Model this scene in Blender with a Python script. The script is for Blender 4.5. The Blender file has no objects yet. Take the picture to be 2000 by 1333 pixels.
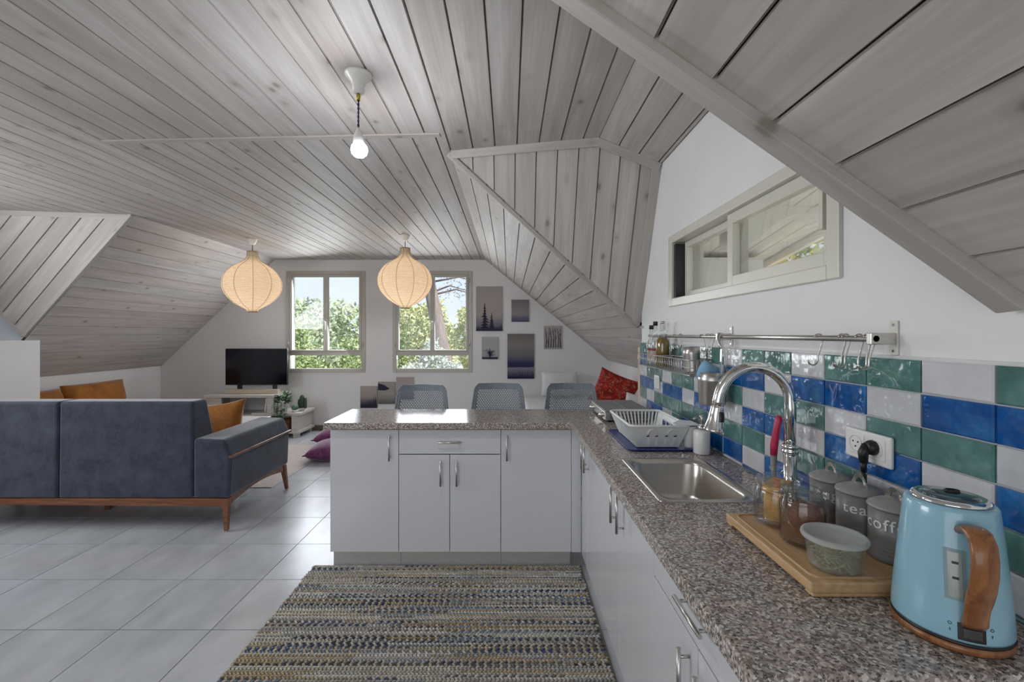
import bpy, math, random
import numpy as np
from mathutils import Vector, Matrix
random.seed(7)
R = math.radians
scene = bpy.context.scene
COL = scene.collection

# ------------------------------------------------------------------ camera
cam_d = bpy.data.cameras.new('camera')
cam_d.lens = 16.0
cam_d.sensor_width = 36.0
cam_d.shift_x = 0.003
cam_d.shift_y = -0.00675
cam_d.clip_start = 0.03
cam = bpy.data.objects.new('camera', cam_d)
cam.location = (0, 0, 1.4)
cam.rotation_euler = (R(90), 0, 0)
COL.objects.link(cam)
scene.camera = cam

# ------------------------------------------------------------------ world, lights, exposure
world = bpy.data.worlds.new('sky')
scene.world = world
world.use_nodes = True
wn = world.node_tree
wn.nodes.clear()
w_out = wn.nodes.new('ShaderNodeOutputWorld')
w_bg = wn.nodes.new('ShaderNodeBackground')
w_tc = wn.nodes.new('ShaderNodeTexCoord')
w_sep = wn.nodes.new('ShaderNodeSeparateXYZ')
w_ramp = wn.nodes.new('ShaderNodeValToRGB')
w_noise = wn.nodes.new('ShaderNodeTexNoise')
w_mix = wn.nodes.new('ShaderNodeMixRGB')
w_ramp.color_ramp.elements[0].position = 0.0
w_ramp.color_ramp.elements[0].color = (0.70, 0.82, 0.96, 1)
w_ramp.color_ramp.elements[1].position = 0.6
w_ramp.color_ramp.elements[1].color = (0.32, 0.52, 0.84, 1)
w_noise.inputs['Scale'].default_value = 3.0
w_noise.inputs['Detail'].default_value = 6.0
w_mix.blend_type = 'MIX'
w_mix.inputs[2].default_value = (0.80, 0.87, 0.96, 1)
wn.links.new(w_tc.outputs['Generated'], w_sep.inputs[0])
wn.links.new(w_sep.outputs['Z'], w_ramp.inputs[0])
wn.links.new(w_tc.outputs['Generated'], w_noise.inputs['Vector'])
wn.links.new(w_noise.outputs['Fac'], w_mix.inputs[0])
wn.links.new(w_ramp.outputs[0], w_mix.inputs[1])
wn.links.new(w_mix.outputs[0], w_bg.inputs['Color'])
w_bg.inputs['Strength'].default_value = .88
wn.links.new(w_bg.outputs[0], w_out.inputs[0])

def area_light(name, loc, rot, sx, sy, power, color):
    d = bpy.data.lights.new(name, 'AREA')
    d.shape = 'RECTANGLE'
    d.size, d.size_y = sx, sy
    d.energy = power
    d.color = color
    o = bpy.data.objects.new(name, d)
    o.location = loc
    o.rotation_euler = rot
    COL.objects.link(o)
    return o

sun_d = bpy.data.lights.new('sun', 'SUN')
sun_d.energy = 4.0
sun_d.angle = R(1.0)
sun_d.color = (1.0, 0.95, 0.86)
sun = bpy.data.objects.new('sun', sun_d)
sun.rotation_euler = (R(40), R(0), R(45))
COL.objects.link(sun)
# area lights added for daylight from assumed, unseen back doors and left dormer window
area_light('added_daylight_back', (-1.9, -2.35, 1.25), (R(90), 0, 0), 3.6, 2.0, 22, (0.93, 0.96, 1.0))
area_light('added_daylight_left', (-4.79, 2.1, 1.865), (R(90), 0, R(-90)), 2.0, 0.7, 40, (0.92, 0.96, 1.0))
area_light('daylight_window_one', (-2.648, 6.56, 1.6), (R(74), 0, R(158)), 1.0, 1.2, 22, (0.9, 0.95, 1.0))
area_light('daylight_window_two', (-1.105, 6.56, 1.6), (R(72), 0, R(180)), 1.0, 1.2, 16, (0.9, 0.95, 1.0))

scene.view_settings.view_transform = 'Standard'
scene.view_settings.look = 'None'
scene.view_settings.gamma = 1.0
scene.view_settings.use_curve_mapping = False
scene.view_settings.exposure = 0.4

# ------------------------------------------------------------------ mesh builder
class MB:
    def __init__(s):
        s.v, s.f, s.sm = [], [], []
    def add(s, vs, fs, smooth=False):
        o = len(s.v)
        s.v.extend([tuple(map(float, p)) for p in vs])
        for q in fs:
            s.f.append(tuple(i + o for i in q)); s.sm.append(smooth)
        return s
    def box(s, x0, x1, y0, y1, z0, z1):
        vs = [(x, y, z) for z in (z0, z1) for y in (y0, y1) for x in (x0, x1)]
        return s.add(vs, [(0,2,3,1),(4,5,7,6),(0,1,5,4),(2,6,7,3),(0,4,6,2),(1,3,7,5)])
    def prism(s, poly, vec):
        n = len(poly); vec = Vector(vec)
        a = [Vector(p) for p in poly]; b = [p + vec for p in a]
        fs = [tuple(range(n - 1, -1, -1)), tuple(range(n, 2 * n))]
        fs += [(i, (i + 1) % n, n + (i + 1) % n, n + i) for i in range(n)]
        return s.add(a + b, fs)
    def loft(s, loops, cap0=True, cap1=True, closed=True, smooth=True):
        n = len(loops[0]); vs = [p for l in loops for p in l]; fs = []
        for k in range(len(loops) - 1):
            for i in range(n if closed else n - 1):
                j = (i + 1) % n
                fs.append((k*n + i, k*n + j, (k+1)*n + j, (k+1)*n + i))
        s.add(vs, fs, smooth)
        o = len(s.v) - len(vs)
        if cap0: s.f.append(tuple(o + i for i in range(n - 1, -1, -1))); s.sm.append(False)
        if cap1: s.f.append(tuple(o + (len(loops)-1)*n + i for i in range(n))); s.sm.append(False)
        return s
    def lathe(s, prof, c=(0,0,0), n=28, cap0=True, cap1=True, smooth=True, sx=1.0, sy=1.0):
        loops = [[(c[0] + r*sx*math.cos(2*math.pi*i/n), c[1] + r*sy*math.sin(2*math.pi*i/n), c[2] + z) for i in range(n)] for r, z in prof]
        return s.loft(loops, cap0, cap1, True, smooth)
    def tube(s, pts, r, n=8, closed=False, cap=True):
        P = [Vector(p) for p in pts]; m = len(P); loops = []
        up = None
        for k in range(m):
            if closed: t = P[(k+1) % m] - P[(k-1) % m]
            else: t = P[min(k+1, m-1)] - P[max(k-1, 0)]
            if t.length < 1e-9: t = Vector((0,0,1))
            t.normalize()
            if up is None:
                up = Vector((0,0,1)) if abs(t.z) < .9 else Vector((1,0,0))
            a = up - t * up.dot(t)
            if a.length < 1e-6: a = t.orthogonal()
            a.normalize(); b = t.cross(a); up = a
            rr = r[k] if isinstance(r, (list, tuple)) else r
            loops.append([P[k] + a*rr*math.cos(2*math.pi*i/n) + b*rr*math.sin(2*math.pi*i/n) for i in range(n)])
        if closed:
            loops.append(loops[0]); return s.loft(loops, False, False)
        return s.loft(loops, cap, cap)
    def cyl(s, a, b, r, n=16, r2=None):
        return s.tube([a, b], [r, r if r2 is None else r2], n)
    def ball(s, c, r, n=14, m=9, sz=1.0):
        prof = [(r*math.sin(math.pi*k/m) + 1e-5, -r*sz*math.cos(math.pi*k/m)) for k in range(m + 1)]
        return s.lathe(prof, c, n)
    def bar(s, p, q, w, h, up=(0,0,1)):
        """square bar from p to q, w across, h along up"""
        p, q = Vector(p), Vector(q); t = (q - p).normalized(); up = Vector(up)
        n = (up - t*up.dot(t)).normalized(); b = t.cross(n)
        poly = [p + b*(w/2)*i + n*(h/2)*j for i, j in ((-1,-1),(1,-1),(1,1),(-1,1))]
        return s.prism(poly, q - p)
    def xf(s, M):
        s.v = [tuple(M @ Vector(p)) for p in s.v]; return s
    def build(s, name, m, parent=None, origin=None, bevel=0.0, seg=2, sub=0, solid=0.0):
        me = bpy.data.meshes.new(name)
        if origin is None and parent is None:
            a = np.array(s.v); lo, hi = a.min(0), a.max(0)
            origin = ((lo[0]+hi[0])/2, (lo[1]+hi[1])/2, lo[2])
        if origin is None: origin = (0,0,0)
        vs = [(p[0]-origin[0], p[1]-origin[1], p[2]-origin[2]) for p in s.v]
        me.from_pydata(vs, [], s.f)
        me.polygons.foreach_set('use_smooth', s.sm)
        me.update()
        o = bpy.data.objects.new(name, me)
        if m: me.materials.append(m)
        o.location = origin
        COL.objects.link(o)
        if solid:
            md = o.modifiers.new('solid', 'SOLIDIFY'); md.thickness = solid; md.offset = 0
        if bevel:
            md = o.modifiers.new('bevel', 'BEVEL'); md.width = bevel; md.segments = seg; md.limit_method = 'ANGLE'; md.angle_limit = R(40)
        if sub:
            md = o.modifiers.new('sub', 'SUBSURF'); md.levels = sub; md.render_levels = sub
        if parent is not None: adopt(o, parent)
        return o

def world_loc(o):
    v = Vector(o.location); p = o.parent
    while p is not None:
        v += Vector(p.location); p = p.parent
    return v

def adopt(o, parent):
    """parent o, whose coordinates are world coordinates"""
    o.parent = parent
    M = Matrix.Identity(4); p = parent
    chain = []
    while p is not None:
        chain.append(p); p = p.parent
    for p in reversed(chain):
        M = M @ p.matrix_parent_inverse @ p.matrix_basis if p.parent else M @ p.matrix_basis
    o.matrix_parent_inverse = M.inverted()

def tag(o, label=None, cat=None, group=None, kind=None):
    if label: o['label'] = label
    if cat: o['category'] = cat
    if group: o['group'] = group
    if kind: o['kind'] = kind
    return o
def thing(name, loc, label, cat, group=None, rz=0.0):
    o = bpy.data.objects.new(name, None)
    o.empty_display_size = 0.05
    o.location = loc; o.rotation_euler = (0, 0, rz)
    COL.objects.link(o)
    return tag(o, label, cat, group)
def struct(o): o['kind'] = 'structure'; return o
def sroot(name, loc=(0,0,0)):
    o = bpy.data.objects.new(name, None); o.location = loc; o.empty_display_size = .05
    COL.objects.link(o); o['kind'] = 'structure'; return o
def copy_tree(o, parent=None):
    c = o.copy(); COL.objects.link(c); c.parent = parent
    for ch in list(o.children): copy_tree(ch, c)
    return c
def rrect(cx, cy, hx, hy, r, z, k=5):
    pts = []
    for sx, sy, a0 in ((1,1,0),(-1,1,90),(-1,-1,180),(1,-1,270)):
        for i in range(k + 1):
            a = R(a0 + 90*i/k)
            pts.append((cx + sx*(hx-r) + r*math.cos(a), cy + sy*(hy-r) + r*math.sin(a), z))
    return pts
def cushion(w, h, t, n=14, pinch=0.12, puff=1.0):
    """a stuffed cushion in the local XZ plane, thickness along Y, centre at origin"""
    mb = MB(); g = np.linspace(-1, 1, n + 1); V = []; F = []
    for side in (1, -1):
        for j, v in enumerate(g):
            for i, u in enumerate(g):
                e = max((1 - u*u), 0)**.45 * max((1 - v*v), 0)**.45
                x = u*w/2*(1 - pinch*(1 - v*v)*0.5 * abs(u)**3); z = v*h/2*(1 - pinch*(1 - u*u)*0.5*abs(v)**3)
                V.append((x, side*(t/2*e*puff + .004), z))
    m = n + 1; o = m*m
    for j in range(n):
        for i in range(n):
            a = j*m + i
            F.append((a, a+m, a+m+1, a+1))
            F.append((o+a, o+a+1, o+a+m+1, o+a+m))
    edge = [i for i in range(n)] + [j*m + n for j in range(n)] + [n*m + n - i for i in range(n)] + [(n - j)*m for j in range(n)]
    for k in range(len(edge)):
        a, b = edge[k], edge[(k+1) % len(edge)]
        F.append((a, b, o+b, o+a))
    mb.add(V, F, True)
    return mb

# ------------------------------------------------------------------ materials
def nt(m):
    m.use_nodes = True; t = m.node_tree; t.nodes.clear()
    out = t.nodes.new('ShaderNodeOutputMaterial'); b = t.nodes.new('ShaderNodeBsdfPrincipled')
    t.links.new(b.outputs[0], out.inputs[0])
    return t, b, out
def coords(t, scale=(1,1,1), rnd=0.0, kind='Object', rot=(0,0,0)):
    tc = t.nodes.new('ShaderNodeTexCoord'); mp = t.nodes.new('ShaderNodeMapping')
    mp.inputs['Scale'].default_value = scale; mp.inputs['Rotation'].default_value = rot
    t.links.new(tc.outputs[kind], mp.inputs[0])
    if rnd:
        oi = t.nodes.new('ShaderNodeObjectInfo'); ml = t.nodes.new('ShaderNodeMath'); ml.operation = 'MULTIPLY'
        ml.inputs[1].default_value = rnd
        t.links.new(oi.outputs['Random'], ml.inputs[0]); t.links.new(ml.outputs[0], mp.inputs['Location'])
    return mp.outputs[0]
def noise(t, vec, scale, detail=3.0, rough=.5, dist=0.0):
    n = t.nodes.new('ShaderNodeTexNoise'); n.inputs['Scale'].default_value = scale
    n.inputs['Detail'].default_value = detail; n.inputs['Roughness'].default_value = rough; n.inputs['Distortion'].default_value = dist
    t.links.new(vec, n.inputs['Vector']); return n.outputs['Fac']
def ramp(t, fac, stops, interp='LINEAR'):
    r = t.nodes.new('ShaderNodeValToRGB'); r.color_ramp.interpolation = interp
    while len(r.color_ramp.elements) < len(stops): r.color_ramp.elements.new(.5)
    for e, (p, c) in zip(r.color_ramp.elements, stops):
        e.position = p; e.color = tuple(c) + (1,) if len(c) == 3 else c
    t.links.new(fac, r.inputs[0]); return r.outputs[0]
def mixc(t, fac, a, b, mode='MIX'):
    m = t.nodes.new('ShaderNodeMixRGB'); m.blend_type = mode
    for s, i in ((fac, 0), (a, 1), (b, 2)):
        if isinstance(s, (int, float)): m.inputs[i].default_value = s
        elif isinstance(s, (tuple, list)): m.inputs[i].default_value = tuple(s) + (1,) if len(s) == 3 else s
        else: t.links.new(s, m.inputs[i])
    return m.outputs[0]
def bump(t, b, h, strength=.3, dist=.01):
    n = t.nodes.new('ShaderNodeBump'); n.inputs['Strength'].default_value = strength; n.inputs['Distance'].default_value = dist
    t.links.new(h, n.inputs['Height']); t.links.new(n.outputs[0], b.inputs['Normal'])
def sc(c, k): return tuple(min(1, x*k) for x in c)
def pm(name, col, rough=.5, metal=0.0, ns=8.0, amt=.12, bs=0.0, bscale=None, bd=.004, coat=0.0, sheen=0.0, spec=None, stretch=(1,1,1), rnd=0.0):
    """procedural material: colour broken by noise, optional bump"""
    m = bpy.data.materials.new(name); t, b, _ = nt(m)
    v = coords(t, stretch, rnd)
    f = noise(t, v, ns, 4)
    c = ramp(t, f, [(.25, sc(col, 1 - amt)), (.75, sc(col, 1 + amt))])
    t.links.new(c, b.inputs['Base Color'])
    b.inputs['Roughness'].default_value = rough; b.inputs['Metallic'].default_value = metal
    if coat: b.inputs['Coat Weight'].default_value = coat; b.inputs['Coat Roughness'].default_value = .05
    if sheen: b.inputs['Sheen Weight'].default_value = sheen; b.inputs['Sheen Roughness'].default_value = .4
    if spec is not None: b.inputs['Specular IOR Level'].default_value = spec
    if bs: bump(t, b, noise(t, v, bscale or ns*4, 3), bs, bd)
    m.diffuse_color = tuple(col) + (1,)
    return m
def glassy(name, tint=(1,1,1), refl=.06, rough=0.0, frost=0.0, fk=.55):
    m = bpy.data.materials.new(name); m.use_nodes = True; t = m.node_tree; t.nodes.clear()
    out = t.nodes.new('ShaderNodeOutputMaterial'); tr = t.nodes.new('ShaderNodeBsdfTransparent'); gl = t.nodes.new('ShaderNodeBsdfGlossy')
    tr.inputs[0].default_value = tuple(tint) + (1,); gl.inputs['Roughness'].default_value = rough
    lw = t.nodes.new('ShaderNodeLayerWeight'); lw.inputs['Blend'].default_value = .25
    ad = t.nodes.new('ShaderNodeMath'); ad.operation = 'MULTIPLY_ADD'; ad.inputs[1].default_value = fk; ad.inputs[2].default_value = refl
    ad.use_clamp = True
    t.links.new(lw.outputs['Fresnel'], ad.inputs[0])
    mx = t.nodes.new('ShaderNodeMixShader'); t.links.new(ad.outputs[0], mx.inputs[0]); t.links.new(tr.outputs[0], mx.inputs[1]); t.links.new(gl.outputs[0], mx.inputs[2])
    last = mx.outputs[0]
    if frost:
        df = t.nodes.new('ShaderNodeBsdfDiffuse'); df.inputs[0].default_value = (.8,.82,.82,1)
        nz = noise(t, coords(t), 30, 3)
        mm = t.nodes.new('ShaderNodeMath'); mm.operation = 'MULTIPLY_ADD'; mm.inputs[1].default_value = .15; mm.inputs[2].default_value = frost - .07
        t.links.new(nz, mm.inputs[0])
        m2 = t.nodes.new('ShaderNodeMixShader'); t.links.new(mm.outputs[0], m2.inputs[0]); t.links.new(last, m2.inputs[1]); t.links.new(df.outputs[0], m2.inputs[2]); last = m2.outputs[0]
    t.links.new(last, out.inputs[0]); return m

def whitewash(name, lo, hi, rough=.55):
    """whitewashed pine, grain along local X, knots, one tint per board"""
    m = bpy.data.materials.new(name); t, b, _ = nt(m)
    v1 = coords(t, (.9, 9, 9), 37.0); v2 = coords(t, (2.5, 95, 95), 61.0); v3 = coords(t, (1.0, 1.7, 1.0), 23.0)
    broad = noise(t, v1, 1.6, 3, .55, .6); fine = noise(t, v2, 1.0, 3, .6)
    c = ramp(t, broad, [(.25, lo), (.75, hi)])
    c = mixc(t, ramp(t, fine, [(.35, (0,0,0)), (.75, (.34,.34,.34))]), c, sc(lo, .72))
    vo = t.nodes.new('ShaderNodeTexVoronoi'); vo.inputs['Scale'].default_value = 3.9; t.links.new(v3, vo.inputs['Vector'])
    kn = ramp(t, vo.outputs['Distance'], [(.0, (1,1,1)), (.06, (.9,.9,.9)), (.10, (.30,.30,.30)), (.2, (0,0,0))])
    c = mixc(t, mixc(t, 1.0, kn, (.78,.78,.78), 'MULTIPLY'), c, (.20, .165, .135))
    oi = t.nodes.new('ShaderNodeObjectInfo')
    tint = ramp(t, oi.outputs['Random'], [(0, (.90,.86,.83)), (.35, (1,1,1)), (.7, (.95,.945,.955)), (1, (1.0,.95,.91))])
    c = mixc(t, 1.0, c, tint, 'MULTIPLY')
    t.links.new(c, b.inputs['Base Color']); b.inputs['Roughness'].default_value = rough
    bump(t, b, fine, .12, .004)
    return m
def plain_wood(name, lo, hi, rough=.45, sc1=(1.5, 22, 22), coat=0.0, axis='X'):
    m = bpy.data.materials.new(name); t, b, _ = nt(m)
    s = {'X': sc1, 'Y': (sc1[1], sc1[0], sc1[2]), 'Z': (sc1[2], sc1[1], sc1[0])}[axis]
    v = coords(t, s)
    f = noise(t, v, 2.2, 4, .6, .8)
    t.links.new(ramp(t, f, [(.3, lo), (.7, hi)]), b.inputs['Base Color']); b.inputs['Roughness'].default_value = rough
    if coat: b.inputs['Coat Weight'].default_value = coat
    bump(t, b, f, .08, .002)
    return m
def granite(name):
    m = bpy.data.materials.new(name); t, b, _ = nt(m)
    v = coords(t)
    vo = t.nodes.new('ShaderNodeTexVoronoi'); vo.inputs['Scale'].default_value = 210; t.links.new(v, vo.inputs['Vector'])
    sp = t.nodes.new('ShaderNodeSeparateColor'); t.links.new(vo.outputs['Color'], sp.inputs[0])
    c1 = ramp(t, sp.outputs[0], [(0, (.05,.038,.034)), (.2, (.18,.14,.12)), (.42, (.33,.27,.24)), (.64, (.50,.455,.42)), (.85, (.76,.73,.69))], 'CONSTANT')
    n2 = noise(t, v, 9, 4, .6); n3 = noise(t, v, 340, 2, .6)
    c = mixc(t, ramp(t, n2, [(.35, (0,0,0)), (.7, (.55,.55,.55))]), c1, mixc(t, 1.0, c1, (1.0,.78,.66), 'MULTIPLY'))
    c = mixc(t, ramp(t, n3, [(.4, (0,0,0)), (.6, (.5,.5,.5))]), c, (.46,.42,.39))
    t.links.new(c, b.inputs['Base Color']); b.inputs['Roughness'].default_value = .13; b.inputs['Specular IOR Level'].default_value = .32
    return m
def velvet(name, lo, hi, ns=9.0, sheen=.6, rough=.85):
    m = bpy.data.materials.new(name); t, b, _ = nt(m)
    v = coords(t)
    f = noise(t, v, ns, 5, .68, .4); g = noise(t, v, ns*16, 3, .6)
    fm = mixc(t, .35, f, g)
    t.links.new(ramp(t, fm, [(.32, lo), (.66, hi)]), b.inputs['Base Color']); b.inputs['Roughness'].default_value = rough
    b.inputs['Sheen Weight'].default_value = sheen; b.inputs['Sheen Roughness'].default_value = .35
    bump(t, b, g, .15, .003)
    return m
def glaze(name, cols):
    """hand-made glossy tile: cloudy colour, wavy surface"""
    m = bpy.data.materials.new(name); t, b, _ = nt(m)
    v = coords(t, (1,1,1), 29.0)
    f = noise(t, v, 11, 4, .6, .5)
    c = ramp(t, f, [(.25, cols[0]), (.5, cols[1]), (.78, cols[2])])
    oi = t.nodes.new('ShaderNodeObjectInfo')
    c = mixc(t, 1.0, c, ramp(t, oi.outputs['Random'], [(0, (.80,.82,.84)), (1, (1,1,1))]), 'MULTIPLY')
    t.links.new(c, b.inputs['Base Color']); b.inputs['Roughness'].default_value = .07
    b.inputs['Coat Weight'].default_value = .5; b.inputs['Coat Roughness'].default_value = .03
    bump(t, b, noise(t, v, 16, 2, .5), .55, .012)
    return m
def emis(name, col, strength):
    m = bpy.data.materials.new(name); m.use_nodes = True; t = m.node_tree; t.nodes.clear()
    out = t.nodes.new('ShaderNodeOutputMaterial'); e = t.nodes.new('ShaderNodeEmission')
    e.inputs[0].default_value = tuple(col) + (1,); e.inputs[1].default_value = strength
    t.links.new(e.outputs[0], out.inputs[0]); return m

M = {}
M['plaster'] = pm('white_plaster', (.80,.795,.785), .85, ns=3, amt=.03, bs=.12, bscale=60, bd=.003)
M['wood'] = whitewash('whitewashed_pine', (.46,.42,.395), (.66,.63,.605))
M['trimwood'] = whitewash('whitewashed_trim', (.44,.405,.375), (.60,.57,.545))
M['groove'] = pm('dark_groove', (.05,.035,.026), .9)
M['tile'] = pm('stone_floor_tile', (.51,.525,.555), .22, ns=7, amt=.16, bs=.05, bscale=40, rnd=17.0, stretch=(1,.45,1))
M['grout'] = pm('floor_grout', (.20,.195,.19), .9)
M['white_gloss'] = pm('white_cabinet_lacquer', (.68,.68,.70), .16, ns=2, amt=.015, coat=.3)
M['carcass'] = pm('white_carcass_board', (.66,.66,.67), .5, ns=2, amt=.02)
M['steel'] = pm('brushed_steel', (.58,.56,.53), .32, 1.0, ns=30, amt=.10, stretch=(1,1,14))
M['kick'] = pm('brushed_kickboard', (.62,.60,.57), .42, .45, ns=20, amt=.12, stretch=(1,14,14))
M['sinksteel'] = pm('satin_sink_steel', (.56,.53,.49), .26, 1.0, ns=25, amt=.08, stretch=(8,1,1))
M['chrome'] = pm('chrome', (.80,.80,.80), .06, 1.0, ns=3, amt=.02)
M['granite'] = granite('speckled_granite')
M['gw'] = glaze('pale_grey_glaze', ((.57,.565,.58), (.65,.645,.66), (.72,.715,.725)))
M['gb'] = glaze('cobalt_glaze', ((.003,.050,.19), (.004,.095,.34), (.03,.22,.50)))
M['gg'] = glaze('sea_green_glaze', ((.045,.13,.12), (.095,.225,.205), (.19,.35,.32)))
M['tgrout'] = pm('tile_grout', (.68,.675,.67), .9, ns=40, amt=.05)
M['frame'] = pm('beige_window_aluminium', (.52,.50,.44), .38, ns=3, amt=.03)
M['frame2'] = pm('ivory_window_aluminium', (.66,.64,.56), .32, ns=3, amt=.03)
M['glass'] = glassy('window_glass', (1,1,1), .01)
M['jar'] = glassy('jar_glass', (.995,.997,.997), .035, fk=.45)
M['plastic_clear'] = glassy('milky_plastic', (.985,.99,.99), .03, .12, .09, .25)
M['lid_clear'] = glassy('milky_lid', (.97,.98,.98), .03, .2, .40, .3)
M['oilglass'] = glassy('oil_glass', (.95,.97,.95), .06)
M['blue_velvet'] = velvet('slate_blue_velvet', (.014,.017,.030), (.060,.070,.108))
M['orange_velvet'] = velvet('burnt_orange_velvet', (.20,.062,.008), (.47,.175,.022), 6)
M['walnut'] = plain_wood('red_brown_walnut', (.09,.028,.012), (.27,.095,.035), .35, coat=.3)
M['bamboo'] = plain_wood('bamboo', (.50,.315,.15), (.68,.46,.25), .42, (1.5,30,30), axis='Y')
M['kwood'] = plain_wood('kettle_wood', (.17,.055,.018), (.38,.16,.055), .35, (4,28,28), .3, 'Z')
M['palewood'] = plain_wood('whitewashed_furniture', (.50,.47,.43), (.68,.65,.61), .6)
M['bed'] = pm('white_bedding', (.76,.76,.77), .9, ns=5, amt=.03, bs=.35, bscale=7, bd=.02)
M['white_plastic'] = pm('white_plastic', (.76,.76,.74), .35, ns=4, amt=.02)
M['rackwhite'] = pm('rack_plastic', (.74,.75,.73), .4, ns=4, amt=.02)
M['blue_plastic'] = pm('navy_plastic', (.012,.03,.19), .32, ns=4, amt=.1)
M['black'] = pm('black_plastic', (.012,.012,.013), .4, ns=6, amt=.1)
M['screen'] = pm('dark_screen', (.003,.004,.010), .10, ns=1.2, amt=.5)
M['stool'] = pm('grey_blue_plastic', (.27,.31,.35), .45, ns=4, amt=.04)
M['grey_metal'] = pm('grey_enamel', (.205,.20,.195), .38, ns=6, amt=.06)
M['grey_lid'] = pm('grey_enamel_lid', (.275,.265,.25), .35, ns=6, amt=.06)
M['kettle'] = pm('sky_blue_enamel', (.28,.50,.61), .22, ns=3, amt=.03, coat=.4)
M['letter'] = pm('white_print', (.70,.69,.67), .6)
M['darkprint'] = pm('navy_print', (.012,.013,.045), .7, ns=20, amt=.3)
M['hob'] = pm('hob_grey', (.23,.225,.22), .4, ns=10, amt=.08)
M['pinkred'] = pm('magenta_plastic', (.50,.02,.08), .35, ns=6, amt=.1)
M['cloth'] = pm('blue_cloth', (.24,.42,.60), .9, ns=12, amt=.2, bs=.3)
M['ceramic'] = pm('white_ceramic', (.78,.77,.75), .25, ns=3, amt=.02)
M['exterior'] = pm('pink_render', (.66,.52,.44), .9, ns=6, amt=.08)
M['soffit'] = pm('pale_soffit_paint', (.80,.79,.73), .6, ns=3, amt=.05)

# ================================================================== the setting
HC = 2.49            # flat ceiling
XL, XR = -3.40, -0.341   # where the flat ceiling breaks into the slopes
YF = 6.585           # far wall
XW = 0.92            # kitchen wall
def zR(x): return HC - .818*(x - XR)
def zL(x): return HC - .94*(XL - x)
def cheekY(x, z): return 3.8375 + .0278*x - .453*z
YB = -2.4

ceiling_mb = MB()
ceiling_panels = []
def clip(poly, a, b):
    """clip a 2-D polygon to a <= v <= b"""
    for s, lim in ((1, a), (-1, -b)):
        out = []
        for i in range(len(poly)):
            p, q = poly[i], poly[(i + 1) % len(poly)]
            dp, dq = s*p[1] - lim, s*q[1] - lim
            if dp >= 0: out.append(p)
            if dp*dq < 0:
                t = dp/(dp - dq); out.append((p[0] + (q[0]-p[0])*t, p[1] + (q[1]-p[1])*t))
        poly = out
        if len(poly) < 3: return []
    return poly
def panel(poly, along, width, v0, inside):
    """boards clipped from a flat convex polygon; v0 = a point on a joint; inside = a point on the visible side"""
    P = [Vector(p) for p in poly]
    u = Vector(along).normalized(); n = None
    for i in range(1, len(P) - 1):
        c = (P[i] - P[0]).cross(P[i+1] - P[0])
        if c.length > 1e-6: n = c.normalized(); break
    if (Vector(inside) - P[0]).dot(n) < 0: n = -n
    v = n.cross(u)
    V0 = Vector(v0)
    q = [((p - V0).dot(u), (p - V0).dot(v)) for p in P]
    ceiling_mb.prism([p - n*.004 for p in P], -n*.02)
    ceiling_panels.append((q, u, v, n, V0, width))
def boards(parent):
    for q, u, v, n, V0, w in ceiling_panels:
        lo, hi = min(p[1] for p in q), max(p[1] for p in q)
        k0, k1 = math.floor(lo/w + 1e-4), math.ceil(hi/w - 1e-4)
        for k in range(k0, k1):
            a, b = max(k*w, lo), min((k+1)*w, hi)
            if b - a < .012: continue
            back = clip(q, a + .0015, b - .0015); front = clip(q, a + .0045, b - .0045)
            if len(back) < 3 or len(front) < 3: continue
            um = sum(p[0] for p in back)/len(back); vm = (a + b)/2
            mb = MB()
            mb.prism([(p[0]-um, p[1]-vm, 0) for p in back], (0,0,.006))
            mb.prism([(p[0]-um, p[1]-vm, .006) for p in front], (0,0,.008))
            o = mb.build('plank', M['wood'], None, (0,0,0))
            o.parent = parent
            o.matrix_basis = Matrix(((u.x, v.x, n.x, 0), (u.y, v.y, n.y, 0), (u.z, v.z, n.z, 0), (0,0,0,1))).copy()
            o.matrix_basis.translation = V0 + u*um + v*vm
IN = (0, 1, 1.2)
Yd = (0, 1, 0)
# flat ceiling
bA, bB = (-2.26, 2.543), (-.37, 2.453)
panel([(XL,YB,HC),(bA[0],YB,HC),(bA[0],YF,HC),(XL,YF,HC)], Yd, .13, (bA[0],0,HC), IN)
panel([(bA[0],YB,HC),(XR,YB,HC),(XR,2.4516,HC),(bA[0],bA[1],HC)], Yd, .1292, (bA[0],0,HC), IN)
panel([(bA[0],bA[1],HC),(XR,2.4516,HC),(XR,YF,HC),(bA[0],YF,HC)], Yd, .1292, (bA[0]+.05,0,HC), IN)
# flat ceiling over the left dormer
panel([(-4.8,YB,HC),(XL,YB,HC),(XL,4.107,HC),(-4.8,3.898,HC)], Yd, .13, (XL,0,HC), IN)
# left slope
panel([(XL,4.107,HC),(XL,YF,HC),(-5.04,YF,zL(-5.04)),(-5.04,4.42,zL(-5.04))], Yd, .1327, (XL,0,HC), (-3,5,1))
# left dormer cheek
cL = [(XL,4.107,HC), (-4.596,4.337,1.366), (-4.72,4.223,1.628), (-4.80,3.898,HC)]
panel(cL, (Vector((XL,4.107,HC)) - Vector((-4.596,4.337,1.366))), .13, (XL,4.107,HC), (-3,2,1.5))
# right slope: far part, near part
wR = .1357
panel([(XR,2.70,HC),(XW,3.202,zR(XW)),(XW,YF,zR(XW)),(XR,YF,HC)], Yd, wR, (XR,0,HC), (0,5,1))
panel([(XW,3.10,zR(XW)),(1.452,3.10,zR(1.452)),(1.452,YF,zR(1.452)),(XW,YF,zR(XW))], Yd, wR, (XR,0,HC), (0,5,1))
panel([(XR,YB,HC),(XR,1.0,HC),(XW,.818,zR(XW)),(XW,YB,zR(XW))], Yd, wR, (XR,0,HC), (0,0,1))
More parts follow.
